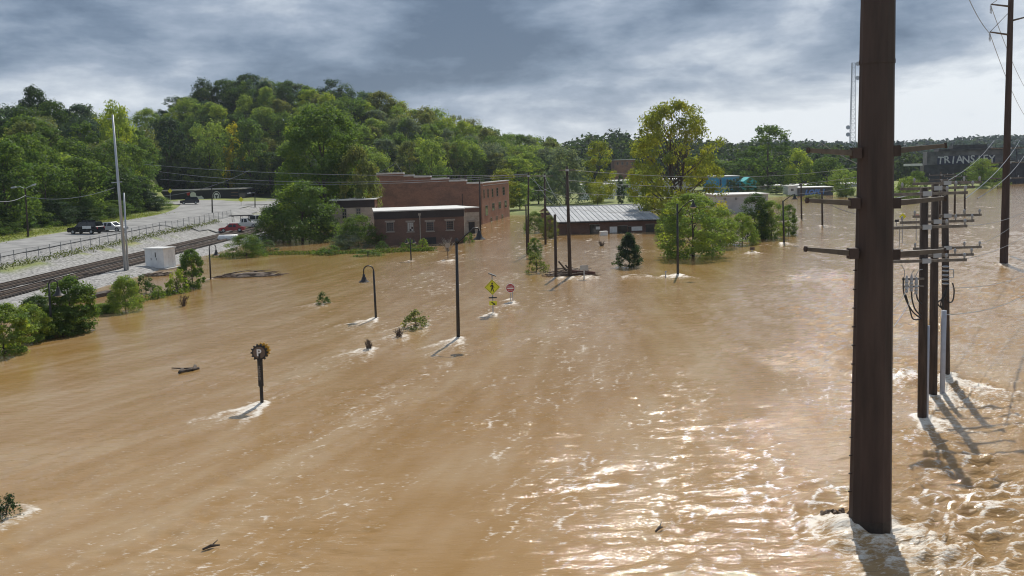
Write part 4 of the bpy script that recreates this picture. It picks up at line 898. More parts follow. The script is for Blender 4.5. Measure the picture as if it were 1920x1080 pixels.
# far bank buildings
def simple_building(name, label, px0, px1, ytop, Y, mat, dep, roofm=ROOFW, wins=(), zb=-1.0, roof_h=.25, Y2=None, overhang=.25):
    t = empty(name, (0, 0, 0), label, 'building'); A = AT(px0, ytop, Y); B = AT(px1, ytop, Y2 or Y); z1 = (A.z + B.z) / 2; A.z = B.z = 0
    u = (B - A).normalized(); ln = (B - A).length; n = u.cross(Vector((0, 0, 1)))
    block(t, 'wall', mat, A, u, ln, dep, zb, z1); block(t, 'roof', roofm, A - u * overhang + n * overhang, u, ln + 2 * overhang, dep + 2 * overhang, z1 + .003, z1 + roof_h)
    for i, (x0, x1, y0, y1, gm) in enumerate(wins): win_px(t, A + n * .01, u, x0, x1, y0, y1, nx=2, nz=2, lintel=False, sill=False, glass=gm)
    return t, A, u, ln, z1, n
simple_building('white_shed', 'white walled shed on the far bank behind the metal roof', 1091, 1152, 347, 292, WHITE, 14, ROOFW, [(1098, 1104, 355, 363, GLASS), (1122, 1128, 353, 361, GLASS)])
simple_building('grey_warehouse', 'pale grey warehouse seen through the tall yellow green tree', 1150, 1300, 338, 318, GREYW, 16, ROOFW, [(1170, 1178, 345, 352, GLASS), (1220, 1228, 343, 350, GLASS)])
simple_building('grey_walled_building', 'plain grey white walled building standing in the flood at centre right', 1343, 1440, 366, 206, GREYW, 12, ROOFW, [(1357, 1361, 370, 375, BLACKP), (1378, 1382, 370, 375, BLACKP)], zb=-2.5)
t, A, u, ln, z1, n = simple_building('blue_building', 'bright blue clad building with pale roof on the far bank', 1342, 1386, 331, 322, BLUEW, 20, ROOFW, [(1349, 1353, 336, 350, GLASS), (1362, 1366, 336, 352, GLASS), (1374, 1378, 335, 350, GLASS)])
q = A + u * (ln + 2.2); MB().prism([(0, 0), (4.4, 0), (4.4, 2.8), (2.2, 4.2), (0, 2.8)], (q.x - .8, q.y, z1 - 4.6), (1, 0, 0), (0, 0, 1), -8).build('teal_wing', TEAL, t)
simple_building('flat_warehouse', 'long low flat roofed warehouse behind the graffiti container', 1432, 1640, 347, 345, GREYW, 18, ROOFW, [(1440 + 14 * i, 1448 + 14 * i, 351, 357, GLASS) for i in range(4)])
CONT = plain('container_grey', (.09, .10, .115), .7, var=.3, scale=.8)
t, A, u, ln, z1, n = simple_building('graffiti_container', 'dark flooded building with blue graffiti tag on its wall', 1497, 1562, 352, 296, CONT, 9, WHITE, [], zb=-2)
tm = text_mesh('LOPUI', 2.0, GRAFB, 'graffiti_tag', shear=.25, bold=.10, extrude=.01); o = put('graffiti_tag', tm, t, A + u * ln * .46 + n * .03 + Vector((0, 0, z1 - 1.35)), math.atan2(u.y, u.x), (1.05, 1, 1)); o.rotation_euler = (R(90), 0, math.atan2(u.y, u.x))
simple_building('white_hut', 'small white block left of the graffiti container', 1478, 1496, 350, 297, WHITE, 6, ROOFW, [(1483, 1488, 354, 358, GLASS)], zb=-2)
simple_building('brick_mill', 'red brick mill showing between far trees beyond the white shed', 1152, 1190, 300, 385, BRICK_A, 14, ROOFW, [(1156 + 9 * i, 1160 + 9 * i, 304, 309, GLASS) for i in range(4)])
simple_building('brick_house', 'red brown house among far trees right of the tall tree', 1372, 1398, 299, 410, BRICK_A, 12, BRICK_C, [(1376, 1380, 304, 309, GLASS), (1388, 1392, 304, 309, GLASS)])
# black building with the painted lion
t, A, u, ln, z1, n = simple_building('mural_building', 'low black building with a white lion mural and round emblem', 298, 448, 357, 284, BLACKWALL, 14, CONC, [], zb=0, roof_h=.3)
def wp(px, py): ua, z = uz_of(A, u, 0, px, py); return ua, z
def decal(name, pts, mat, parent, off=.03):
    mb = MB(); mb.prism([wp(*q) for q in pts], A + n * off, u, (0, 0, 1), .02); return mb.build(name, mat, parent)
LION = [(360, 377), (357, 374), (358, 370), (356, 366), (358, 361), (363, 360), (367, 362), (368, 367), (372, 368), (378, 367), (382, 371), (383, 377), (380, 377.5), (379, 373.5), (376, 373), (374, 377.5), (369, 377.5), (371, 373.5), (366, 373.5), (365, 377.5)]
decal('lion_mural', LION, SWHITE, t); decal('mural_mane', [(350, 363), (352, 360), (356, 360), (357, 364), (354, 367), (351, 366)], RSIGN, t, .03)
cxp, cyp = 406, 368
ring = [(cxp + 7.5 * math.cos(a), cyp + 9.5 * math.sin(a)) for a in np.linspace(0, 2 * math.pi, 20, endpoint=False)]; ring2 = [(cxp + 6.6 * math.cos(a), cyp + 8.4 * math.sin(a)) for a in np.linspace(0, 2 * math.pi, 20, endpoint=False)]; ring3 = [(cxp + 5 * math.cos(a), cyp + 6.2 * math.sin(a)) for a in np.linspace(0, 2 * math.pi, 20, endpoint=False)]
decal('round_emblem', ring, SWHITE, t, .03); decal('emblem_field', ring2, BLACKWALL, t, .055); decal('emblem_disc', ring3, SWHITE, t, .08); decal('emblem_mark', [(403, 366), (409, 366), (409, 368), (407.2, 368), (407.2, 372), (405, 372), (405, 368), (403, 368)], BLACKWALL, t, .105)
for zz in (360, 366, 372): decal('slat', [(433, zz), (446, zz), (446, zz + 1.6), (433, zz + 1.6)], BRICK_B, t, .03)
# graffiti ruin at right
t = empty('graffiti_ruin', (0, 0, 0), 'derelict concrete building covered in big white graffiti letters by the river', 'building')
Yg = 372.0; A = AT(1737, 330, Yg); B = AT(1876, 330, Yg - 8); A.z = B.z = 0; u = (B - A).normalized(); ln = (B - A).length; n = u.cross(Vector((0, 0, 1)))
zt = AT(1760, 284, Yg).z; zm = AT(1760, 309, Yg).z
block(t, 'lower_wall', RUIND, A - u * 1.0, u, ln + 14, 16, -1, zm); block(t, 'upper_wall', RUINW, A + n * .4, u, ln + 2, 16, zm + .003, zt)
block(t, 'roof_slab', RUIND, A + u * 4 + n * 1.0, u, ln - 1, 17, zt + .003, zt + .8); block(t, 'roof_slab', RUIND, A + u * 9 + n * .2, u, ln - 14, 12, zt + .9, zt + 2.2)
NAVY = plain('graffiti_navy', (.02, .025, .06), .7)
ua, z0 = uz_of(A, u, 0, 1757, 309); ub, z1_ = uz_of(A, u, 0, 1866, 290)
MB().box(A + u * (ua + ub) / 2 + n * .43 + Vector((0, 0, (z0 + z1_) / 2)), (ub - ua, .04, z1_ - z0), rz=math.atan2(u.y, u.x)).build('graffiti_backing', NAVY, t)
GRAFW = plain('graffiti_white', (.46, .47, .49), .7, var=.25, scale=1.5); lt = 'TRIANSIEY'
for i, ch in enumerate(lt):
    q = A + u * (ua + (ub - ua) * (i + .5) / len(lt)) + n * .52 + Vector((0, 0, (z0 + z1_) / 2 + (.15 if i % 2 else -.1)))
    tm = text_mesh(ch, 3.9, GRAFW, 'graffiti_letter', bold=.07, extrude=.02); o = put('graffiti_letter', tm, t, q); o.rotation_euler = (R(90), R(random.Random(i).uniform(-6, 6)), math.atan2(u.y, u.x)); o.scale = (.92, 1, 1)
for i in range(6): q = A + u * (6 + i * 4.5) + n * .5 + Vector((0, 0, zm - 3)); MB().box(q, (2.2, .3, 3), rz=math.atan2(u.y, u.x)).build('window_opening', BLACKP, t)
for i in range(5): q = A + u * (ln + 2 + i * 3.2) + n * .3; MB().tube([(q.x, q.y, 0), (q.x, q.y, zt + .6)], .22, 5).build('frame_post', RUIND, t)
for zz in (zt + .5, zm + .8): q = A + u * (ln + 8.5) + n * .3; MB().box((q.x, q.y, zz), (14, .35, .4), rz=math.atan2(u.y, u.x)).build('frame_beam', RUIND, t)
block(t, 'white_ledge', ROOFW, A - u * 8 + n * .3, u, 6.5, 4, zm - .2, zm + .6)
# white signal cabinet by the railway
p = W(302, 503); p.z = -.15; t = empty('signal_cabinet', p, 'white metal railway signal cabinet beside the tracks', 'cabinet', None, R(-18))
MB().box((0, 0, .12), (4.2, 3.0, .3)).build('plinth', CONC, t); MB().box((0, 0, 1.45), (2.7, 2.2, 2.3)).build('body', WHITE, t); MB().box((0, 0, 2.66), (2.95, 2.45, .12)).build('roof', CARDB, t)
for x in (-.7, .05): d_ = MB().box((x, -1.115, 1.4), (.7, .03, 1.9)).build('door', WHITE, t); MB().box((x + .25, -1.14, 1.4), (.06, .03, .3)).build('handle', BLACKP, d_)
MB().box((1.365, .2, 1.4), (.03, .9, 1.9)).build('door', CARDB, t); MB().box((.2, -1.14, 1.9), (.12, .02, .6)).build('vent', BLACKP, t)
p = W(429, 455, .2); t = empty('gas_tank', p, 'white tank lying on the gravel beside the rounded bush', 'tank', None, R(15))
MB().tube([(-1.7, 0, .7), (-1.45, 0, .7), (1.45, 0, .7), (1.7, 0, .7)], [.3, .62, .62, .3], 12).build('vessel', WHITE, t, True); [MB().box((x, 0, .1), (.2, .9, .5)).build('saddle', CONC, t) for x in (-.9, .9)]

# ------------------------------------------------------------------ poles, lamps and signs
def pole_pts(bx, by, tx, ty, zb=0.0, Y=None):
    b = W(bx, by, zb) if Y is None else AT(bx, by, Y); t = AT(tx, ty, b.y); return b, t
# great steel pole with davit arms
b, tp = pole_pts(1631, 993, 1646.5, 0); ax = (tp - b).normalized()
gp = empty('steel_pole', b, 'huge dark brown steel transmission pole with paired arms, nearest in the water', 'pole')
split = (AT(1645, 101, b.y) - b).length
r0 = 80 * b.y / F / 2 * .985; rk = lambda s: r0 - s * .0098
MB().tube([ax * -1.5, ax * split], [rk(-1.5), rk(split)], 12, phase=.26).build('lower_shaft', RUST_STEEL, gp); MB().tube([ax * (split - .25), ax * 24], [rk(split) + .012, rk(24)], 12, phase=.26).build('upper_shaft', RUST_STEEL, gp)
MB().tube([ax * (split - .28), ax * (split - .16)], rk(split) + .022, 12, phase=.26).build('joint_collar', RUST_STEEL, gp)
for (lx, ly, rx, ry, cl, crr) in ((1517, 282, 1771, 273, (1606, 287), (1676, 283)), (1515, 376, 1770, 372, (1603, 381), (1676, 381)), (1512, 467, 1770, 470, (1600, 475), (1675, 477))):
    for (ex, ey, (sx_, sy_)) in ((lx, ly, cl), (rx, ry, crr)):
        e = AT(ex, ey, b.y - .35) - b; s_ = AT(sx_, sy_, b.y - .1) - b; d = (s_ - e).normalized()
        arm = MB().tube([s_ + d * .25, e], [.125, .075], 4, phase=.785).build('arm', DARK_STEEL, gp)
        MB().box(s_ - d * .02, (.26, .28, .30)).build('bracket', RUST_STEEL, arm); MB().tube([e, e - d * .05], [.09, .09], 6).build('end_plate', RUST_STEEL, arm)
MB().tube([ax * -.5, ax * .42], [rk(-.5) + .006, rk(.42) + .006], 12, phase=.26).build('wet_band', plain('wet_silt_steel', (.034, .023, .017), .75, var=.4, scale=6), gp)
for k in range(14):
    q = ax * (1.2 + .55 * k) + Vector((-rk(1.2 + .55 * k) - .04, 0, 0)); MB().tube([q + Vector((.08, 0, 0)), q + Vector((-.03, 0, 0))], .022, 6).build('step_bolt', RUST_STEEL, gp)
# second brown steel pole further off
b, tp = pole_pts(1882, 496, 1895.5, 0); ax = (tp - b).normalized()
sp = empty('steel_pole', b, 'tall brown steel transmission pole standing in the river at the right edge', 'pole')
MB().tube([ax * -2, ax * 34], [.40, .20], 12).build('shaft', RUST_STEEL, sp)
def davit(px0, py0, px1, py1):
    a, e = AT(px0, py0, b.y) - b, AT(px1, py1, b.y) - b; arm = MB().tube([a, e], [.10, .07], 6).build('arm', DARK_STEEL, sp)
    ins = MB(); ins.tube([e, e + Vector((.05, 0, -.9))], .05, 6)
    for k in range(5): ins.tube([e + Vector((0, 0, -.2 - k * .13)), e + Vector((0, 0, -.25 - k * .13))], .1, 8)
    ins.build('insulator_string', PORC, arm); return e
davit(1893, 12, 1858, 8); davit(1891, 65, 1856, 60); davit(1900, 38, 1935, 29)
for (a_, c_) in (((1893, 22), (1856, 60)), ((1895, -20), (1859, 8))): MB().tube([AT(*a_, b.y) - b, AT(*c_, b.y) - b], .03, 5).build('brace', DARK_STEEL, sp)
# wooden distribution poles, three in a row
INS = MB().lathe([(.02, 0), (.05, .02), (.05, .08), (.085, .10), (.06, .14), (.09, .17), (.055, .22), (.04, .27)], (0, 0, 0), 8).mesh('insulator', PORC, True)
ARM_END = {}
def wood_pole(key, bx, by, tx, ty, arms, half, label, rb=.19, rt=.15, yaw=0.0, Y=None, group=None, name='utility_pole', ins=True):
    b, tp = pole_pts(bx, by, tx, ty, Y=Y); t = empty(name, b, label, 'utility pole', group); v = tp - b
    if Y is not None: v0 = Vector((0, 0, -b.z - 1))
    MB().tube([v.normalized() * -1.5, v], [rb, rt], 10).build('shaft', POLEWOOD, t, True)
    for i, ya in enumerate(arms):
        c = AT(bx + (tx - bx) * (by - ya) / (by - ty), ya, b.y) - b; dx = Vector((math.cos(yaw), math.sin(yaw), 0)); off = Vector((0, -rb - .03, 0))
        arm = MB().box(c + off, (2 * half, .10, .12), rz=yaw).build('crossarm', ARMWOOD, t)
        MB().box(c + off * 1.0 + Vector((0, -.07, 0)), (.36, .05, .20), rz=yaw).build('clamp', PORC, arm)
        for k, f in enumerate((-.95, -.45, .5, .95)):
            pt = c + off + dx * half * f + Vector((0, 0, .06))
            if ins: put('insulator', INS, t, pt, 0, (.8, .8, .85)) if k != 1 else None
            ARM_END[(key, i, k)] = b + pt + Vector((0, 0, .3))
    return t, b, v
tA, bA, vA = wood_pole('A', 1729, 786, 1733, 352, [363, 425, 488], 1.66, 'nearest of three wooden power poles, with cable loops and switches', .20, .165)
tB, bB, vB = wood_pole('B', 1749, 742, 1753.5, 345, [352.5, 415, 478], 1.66, 'middle of the three wooden power poles, slightly reddish shaft', .20, .165)
tC, bC, vC = wood_pole('C', 1774, 709, 1771.5, 338, [343, 404, 464], 1.66, 'farthest of the three wooden power poles, with stacked terminations', .19, .16)
# cut-outs, cable terminations and loops
def loop(parent, b, pts, r=.025, mat=CABLE, name='cable_loop'):
    P = [Vector(q) for q in pts]; out = []
    for i in range(len(P) - 1):
        p0, p1, p2, p3 = P[max(i-1, 0)], P[i], P[i+1], P[min(i+2, len(P)-1)]
        for k in range(6):
            t = k / 6; out.append(.5 * ((2*p1) + (p2-p0)*t + (2*p0-5*p1+4*p2-p3)*t*t + (3*p1-p0-3*p2+p3)*t**3))
    out.append(P[-1]); return MB().tube([q - b for q in out], r, 5).build(name, mat, parent, True)
for (px, py) in ((1700, 530), (1709, 528), (1718, 533)):
    q = AT(px, py, bA.y - .3) - bA; MB().lathe([(.03, -.42), (.08, -.38), (.05, -.3), (.09, -.24), (.05, -.16), (.09, -.1), (.05, -.02), (.08, .04), (.03, .3)], q, 8).build('cutout_switch', PORC, tA)
MB().box(AT(1712, 523, bA.y - .2) - bA, (.9, .07, .08)).build('equipment_arm', ARMWOOD, tA); MB().box(AT(1712, 537, bA.y - .2) - bA, (.85, .06, .06)).build('equipment_arm', ARMWOOD, tA)
Yl = bA.y - .25
for pts in ([(1694, 520), (1694, 545), (1700, 565), (1712, 585), (1727, 597)], [(1709, 540), (1710, 560), (1716, 580), (1727, 592)], [(1718, 540), (1720, 560), (1728, 570)], [(1698, 552), (1706, 580), (1712, 598), (1726, 598)]): loop(tA, bA, [AT(x, y, Yl) for x, y in pts], .03)
for pts in ([(1687, 430), (1686, 460), (1684, 490)], [(1730, 505), (1722, 508), (1716, 520)], [(1715, 505), (1710, 512), (1709, 522)], [(1690, 497), (1696, 508), (1695, 522)]): loop(tA, bA, [AT(x, y, Yl) for x, y in pts], .014, WIRE, 'jumper_wire')
for k in range(5):
    q = AT(1773, 500 + k * 8, bC.y - .25) - bC; MB().lathe([(.10, -.05), (.17, 0), (.10, .05)], q, 8).build('termination', PORC, tC)
for pts in ([(1775, 540), (1772, 556), (1758, 568), (1768, 580)], [(1778, 535), (1770, 550), (1764, 570), (1768, 582)], [(1786, 530), (1789, 545), (1787, 562), (1782, 567), (1777, 564)], [(1774, 545), (1768, 565), (1770, 585)]): loop(tC, bC, [AT(x, y, bC.y - .3) for x, y in pts], .035)
fr = MB(); 
for (x0, y0, x1, y1) in ((1779, 505, 1788, 505), (1788, 505, 1788, 520), (1788, 520, 1779, 520)): fr.tube([AT(x0, y0, bC.y - .2) - bC, AT(x1, y1, bC.y - .2) - bC], .025, 5)
fr.build('switch_frame', GALV, tC)
q0, q1 = W(1767, 743), None; q1 = AT(1770, 582, q0.y); t = tag(MB().tube([(0, 0, -1), q1 - q0], .115, 10).build('conduit_pole', LGREY, None, True), 'light grey plastic cable conduit rising from the flood beside the wooden poles', 'conduit'); t.location = q0
q0 = W(1739, 787); q1 = AT(1741, 610, q0.y); t = tag(MB().tube([(0, 0, -1), q1 - q0], .055, 8).build('conduit_pole', LGREY, None, True), 'thin grey conduit strapped along the nearest wooden pole', 'conduit'); t.location = q0
wood_pole('D', 1889, 420, 1891, 262, [278, 305, 334], 2.0, 'wooden power pole hidden behind the brown steel pole, only its arms showing', .2, .16, 0, Y=105)
# power poles in the middle distance
MID = [('E', 990, 478, 991, 323, [330], .9, 'leftmost thin power pole in the flood left of the metal roof', .13, .10, False), ('F', 1023, 458, 1021, 325, [330], 1.2, 'power pole just left of the metal roof', .17, .12, False),
       ('H', 1069, 520, 1063, 312, [319], .8, 'tall leaning grey power pole before the metal roof', .20, .13, False), ('G', 1042.5, 521, 1040.5, 402, [], 1, 'short dark pole standing in the debris raft', .16, .13, False),
       ('I', 988, 476, 986, 383, [], 1, 'short dark post at the left beside the thin power pole', .10, .09, False), ('J', 1503, 411, 1502, 345, [], 1, 'thin distant pole in the flood before the graffiti container', .18, .14, False),
       ('K', 1542, 423, 1541, 352, [], 1, 'thin dark pole under the steel pole left arm', .18, .14, False), ('M', 1809, 404, 1809, 352, [], 1, 'thin dark pole far out in the river at right', .16, .14, False)]
for (k, bx, by, tx, ty, arms, half, lab, rb, rt, ins) in MID: wood_pole(k, bx, by, tx, ty, arms, half, lab, rb, rt, ins=ins)
q = W(901, 432); t, b_, v_ = wood_pole('N', 901, 438, 899, 332, [], 1, 'dark power pole at the corner of the long brick building', .16, .12)
wood_pole('P', 1762, 408, 1764, 322, [328, 337], 2.2, 'distant wooden power pole seen between the three nearer ones', .2, .15)
wood_pole('Q', 1790, 400, 1791, 326, [331, 340], 2.2, 'distant wooden power pole just right of the three nearer ones', .2, .15)
# left: tall pale pole pair, street light pole
b, tp = pole_pts(236, 514, 211, 215, .1); t = empty('transmission_pole', b, 'tall slender pale grey steel pole on the railway bank', 'pole')
MB().tube([(0, 0, -.6), tp - b], [.20, .11], 10).build('shaft', GALV, t, True)
MB().lathe([(.55, 0), (.5, .25), (.3, .35)], (0, 0, -.1), 10).build('footing', CONC, t)
q = AT(208, 223, b.y) - b; MB().tube([q + Vector((-.45, 0, .02)), q + Vector((.25, 0, 0))], .05, 6).build('bracket_arm', GALV, t); q = AT(219, 342, b.y) - b; MB().tube([q + Vector((-.6, 0, -.03)), q + Vector((.6, 0, .05))], .06, 6).build('bracket_arm', GALV, t)
b, tp = pole_pts(233, 514, 225, 362, .1); b.y += .8; t = tag(MB().tube([(0, 0, -.5), tp - b + Vector((.0, .8, 0))], [.12, .10], 8).build('steel_post', GALV, None, True), 'shorter pale post right beside the tall slender steel pole', 'pole'); t.location = b + Vector((.12, 0, 0))
def cobra(name, bx, by, zb, tx, ty, arms, label, mat=POLEWOOD, r=.15):
    b = W(bx, by, zb); b.z = zb; tp = AT(tx, ty, b.y); t = empty(name, b, label, 'street lamp'); MB().tube([(0, 0, -.5), tp - b], [r, r * .7], 8).build('shaft', mat, t)
    for pts in arms:
        P = [AT(x, y, b.y) - b for x, y in pts]; a = MB().tube(P, .05, 6).build('lamp_arm', GALV, t); d = (P[-1] - P[-2]).normalized()
        MB().tube([P[-1], P[-1] + d * .25, P[-1] + d * .75, P[-1] + d * .9], [.06, .13, .14, .05], 8).build('luminaire', GALV, a, True)
    return t
cobra('street_lamp', 53, 445, 2.8, 47, 352, [[(47, 354), (38, 350), (31, 351)], [(47, 354), (54, 350), (57, 349)]], 'wooden street lamp pole with two arms before the left woods')
cobra('street_lamp', 398, 400, 3.4, 397, 352, [], 'dark pole standing on the far lawn beside the round emblem', BLACKP, .16)
cobra('street_lamp', 478, 390, 3.4, 478, 360, [[(478, 361), (470, 362)]], 'dark lamp pole at the far right of the mural building', BLACKP, .14)
# black bell lamps on swan neck poles
def bell(parent, c, s=1.0):
    c = Vector(c); o = MB().lathe([(.05, .62), (.09, .58), (.10, .42), (.16, .34), (.20, .18), (.40, .02), (.42, 0)], c, 12).build('lamp_shade', BLACKP, parent, True); o.data.transform(Matrix.Translation(c) @ Matrix.Scale(s, 4) @ Matrix.Translation(-c))
    MB().lathe([(.18, -.10 * s), (.30 * s, 0), (.10, .03)], c, 10).build('lamp_lens', LAMPLENS, o)
def swan(bx, by, tx, ty, side, label, reach=.75, r=.085):
    b, tp = pole_pts(bx, by, tx, ty); t = empty('swan_neck_lamp', b, label, 'street lamp'); v = tp - b; rad = reach / 2
    MB().tube([(0, 0, -1), v + Vector((0, 0, -rad))], [r * 1.15, r * .8], 8).build('shaft', BLACKP, t, True)
    pts = [v + Vector((side * (rad - rad * math.cos(a)), 0, -rad + rad * math.sin(a))) for a in np.linspace(0, math.pi, 11)]; pts.append(pts[-1] + Vector((0, 0, -.25)))
    MB().tube(pts, .045, 6).build('swan_neck', BLACKP, t, True); bell(t, pts[-1] + Vector((0, 0, -.6)), 1.0); return t
swan(705, 597, 700, 498, -1, 'black swan neck street lamp leaning in the mid flood')
swan(96, 633, 91, 524, 1, 'black swan neck street lamp among the bank bushes at left', .6)
swan(394.5, 524, 392, 458, 1, 'black swan neck street lamp between the sapling and the debris mound', .7)
# tall black pole with long arm
b, tp = pole_pts(859, 634, 856, 455); t = empty('street_lamp', b, 'tall black street lamp with long upswept arm and bell shade', 'street lamp')
MB().tube([(0, 0, -1), tp - b], [.13, .085], 8).build('shaft', BLACKP, t, True); MB().lathe([(.12, 0), (.13, .15), (.05, .3)], tp - b, 8).build('finial', BLACKP, t)
P = [AT(x, y, b.y) - b for x, y in ((857, 458), (872, 442), (888, 428), (896, 428), (898, 431))]; MB().tube(P, .05, 6).build('lamp_arm', BLACKP, t, True); bell(t, P[-1] + Vector((0, 0, -.62)), 1.0)
b, tp = pole_pts(1271, 516, 1270, 382); t = empty('street_lamp', b, 'black street lamp with curved arm before the big willow', 'street lamp')
MB().tube([(0, 0, -1), tp - b], [.14, .09], 8).build('shaft', BLACKP, t, True); P = [AT(x, y, b.y) - b for x, y in ((1270, 402), (1280, 388), (1292, 378), (1300, 375))]; MB().tube(P, .05, 6).build('lamp_arm', BLACKP, t, True); bell(t, P[-1] + Vector((0, 0, -.7)), 1.0)
b, tp = pole_pts(1470.5, 456, 1468, 376); t = empty('street_lamp', b, 'black street lamp with short arm and dark shade beside the sapling', 'street lamp')
MB().tube([(0, 0, -1), tp - b], [.15, .10], 8).build('shaft', BLACKP, t, True); P = [AT(x, y, b.y) - b for x, y in ((1468, 378), (1476, 372), (1486, 365), (1490, 364))]; MB().tube(P, .06, 6).build('lamp_arm', BLACKP, t, True); bell(t, P[-1] + Vector((0, 0, -.7)), 1.1)
b, tp = pole_pts(771, 489, 769, 447); t = empty('street_lamp', b, 'small black twin headed lamp before the brick building window', 'street lamp')
MB().tube([(0, 0, -1), tp - b], [.09, .07], 8).build('shaft', BLACKP, t, True)
for dx in (-.45, .45): a = MB().tube([tp - b + Vector((0, 0, -.1)), tp - b + Vector((dx, 0, .1)), tp - b + Vector((dx, 0, -.1))], .035, 6).build('lamp_arm', BLACKP, t); bell(a, tp - b + Vector((dx, 0, -.55)), .75)
b = W(840, 487); t = empty('round_sign', b, 'small round sign on a post beside the leafless shrub', 'sign'); MB().tube([(0, 0, -1), (0, 0, 1.7)], .05, 6).build('post', DEBRIS, t); MB().tube([(0, -.06, 1.75), (0, -.10, 1.75)], .32, 16).build('disc', STONE, t)
# parking sign: gear wheel
b, tp = pole_pts(491, 759, 486.5, 661); t = empty('parking_sign', b, 'parking sign shaped like a brown gear wheel on a black post', 'sign'); v = tp - b; Rg = .42
def gear(R_, n=14, k=.84):
    o = []
    for i in range(n):
        for f, r in ((-.30, k), (-.2, 1), (.2, 1), (.30, k)): a = 2 * math.pi * (i + f) / n; o.append((R_ * r * math.cos(a), R_ * r * math.sin(a)))
    return o
MB().prism(gear(Rg * .92), v + Vector((.15, .07, .10)), (1, 0, 0), (0, 0, 1), .04).build('orange_gear', ORANGE, t)
MB().prism(gear(Rg), v + Vector((0, .02, 0)), (1, 0, 0), (0, 0, 1), .06).build('gear_plate', BLACKP, t)
MB().tube([v + Vector((0, -.045, 0)), v + Vector((0, -.065, 0))], Rg * .68, 20).build('disc', BROWNG, t)
tm = text_mesh('P', .46, SWHITE, 'letter', bold=.012); o = put('letter', tm, t, v + Vector((-.01, -.085, -.01))); o.rotation_euler[0] = R(90)
MB().tube([v * .36, v * .86], [.13, .13], 6).build('post_panel', BLACKP, t); MB().tube([(0, 0, -1), v], .085, 8).build('post', BLACKP, t)
tm = text_mesh('PARKING', .17, STONE, 'lettering'); o = put('lettering', tm, t, v * .62 + Vector((-.02, -.145, 0))); o.rotation_euler = (R(90), R(90), 0)
# pedestrian crossing sign
b, tp = pole_pts(924.5, 588, 922.5, 516); t = empty('crossing_sign', b, 'yellow diamond pedestrian crossing sign with solar panel on top', 'sign'); v = tp - b
MB().tube([(0, 0, -1), v], .045, 8).build('post', GALV, t); MB().box(v + Vector((.02, 0, .05)), (.62, .5, .06), ry=R(22)).build('solar_panel', BLACKP, t)
c = AT(923, 538.5, b.y - .08) - b; hd = .60; dm = [(0, -hd), (hd, 0), (0, hd), (-hd, 0)]
pl = MB().prism(dm, c, (1, 0, 0), (0, 0, 1), .02).build('sign_plate', YSIGN, t)
bo = MB(); e1, e0 = .545, .515
for i in range(4):
    a, b2_ = dm[i], dm[(i + 1) % 4]; q = lambda w, s: (w[0] / hd * s, w[1] / hd * s); bo.prism([q(a, e1), q(b2_, e1), q(b2_, e0), q(a, e0)], c + Vector((0, -.022, 0)), (1, 0, 0), (0, 0, 1), .006)
bo.build('border', BLACKP, pl)
WALK = [(-.02, .20), (.07, .16), (.10, .02), (.17, -.02), (.15, -.06), (.06, -.02), (.05, -.08), (.13, -.34), (.07, -.36), (0, -.14), (-.09, -.36), (-.15, -.33), (-.05, -.06), (-.04, .06), (-.12, 0), (-.17, .03), (-.10, .14)]
fg = MB().prism(WALK, c + Vector((0, -.022, .02)), (1, 0, 0), (0, 0, 1), .008); fg.tube([c + Vector((.0, -.024, .30)), c + Vector((.0, -.032, .30))], .065, 12); fg.build('walking_figure', BLACKP, pl)
MB().box(AT(924, 558, b.y - .1) - b, (.62, .12, .10)).build('flasher_bar', BLACKP, t)
c = AT(924.5, 568.5, b.y - .08) - b; aq = MB().box(c, (.58, .02, .32)).build('arrow_plaque', YSIGN, t)
MB().prism([(-.16, -.14), (-.16, .02), (-.09, -.03), (.09, .12), (.14, .06), (-.03, -.08), (.0, -.14)], c + Vector((0, -.016, 0)), (-1, 0, 0), (0, 0, 1), -.006).build('arrow', BLACKP, aq)
# do not enter sign on two posts
b = W(959, 566); t = empty('no_entry_sign', b, 'round red do not enter sign on two thin posts', 'sign'); c = AT(957, 540, b.y) - b; rr = .34
MB().tube([(-.08, .03, -1), (-.08, .03, c.z + .1)], .03, 6).build('post', GALV, t); MB().tube([(.14, -.25, -1), (.10, -.02, c.z + .1)], .03, 6).build('post', GALV, t)
MB().tube([c + Vector((0, -.06, 0)), c + Vector((0, -.08, 0))], rr + .05, 24).build('rim', SWHITE, t); ds = MB().tube([c + Vector((0, -.083, 0)), c + Vector((0, -.095, 0))], rr, 24).build('disc', RSIGN, t)
MB().box(c + Vector((0, -.102, -.01)), (.52, .008, .10)).build('bar', SWHITE, ds)
for tx_, dz in (('DO NOT', .16), ('ENTER', -.18)): tm = text_mesh(tx_, .13, SWHITE, 'lettering', extrude=.003); o = put('lettering', tm, ds, c + Vector((0, -.10, dz))); o.rotation_euler[0] = R(90)
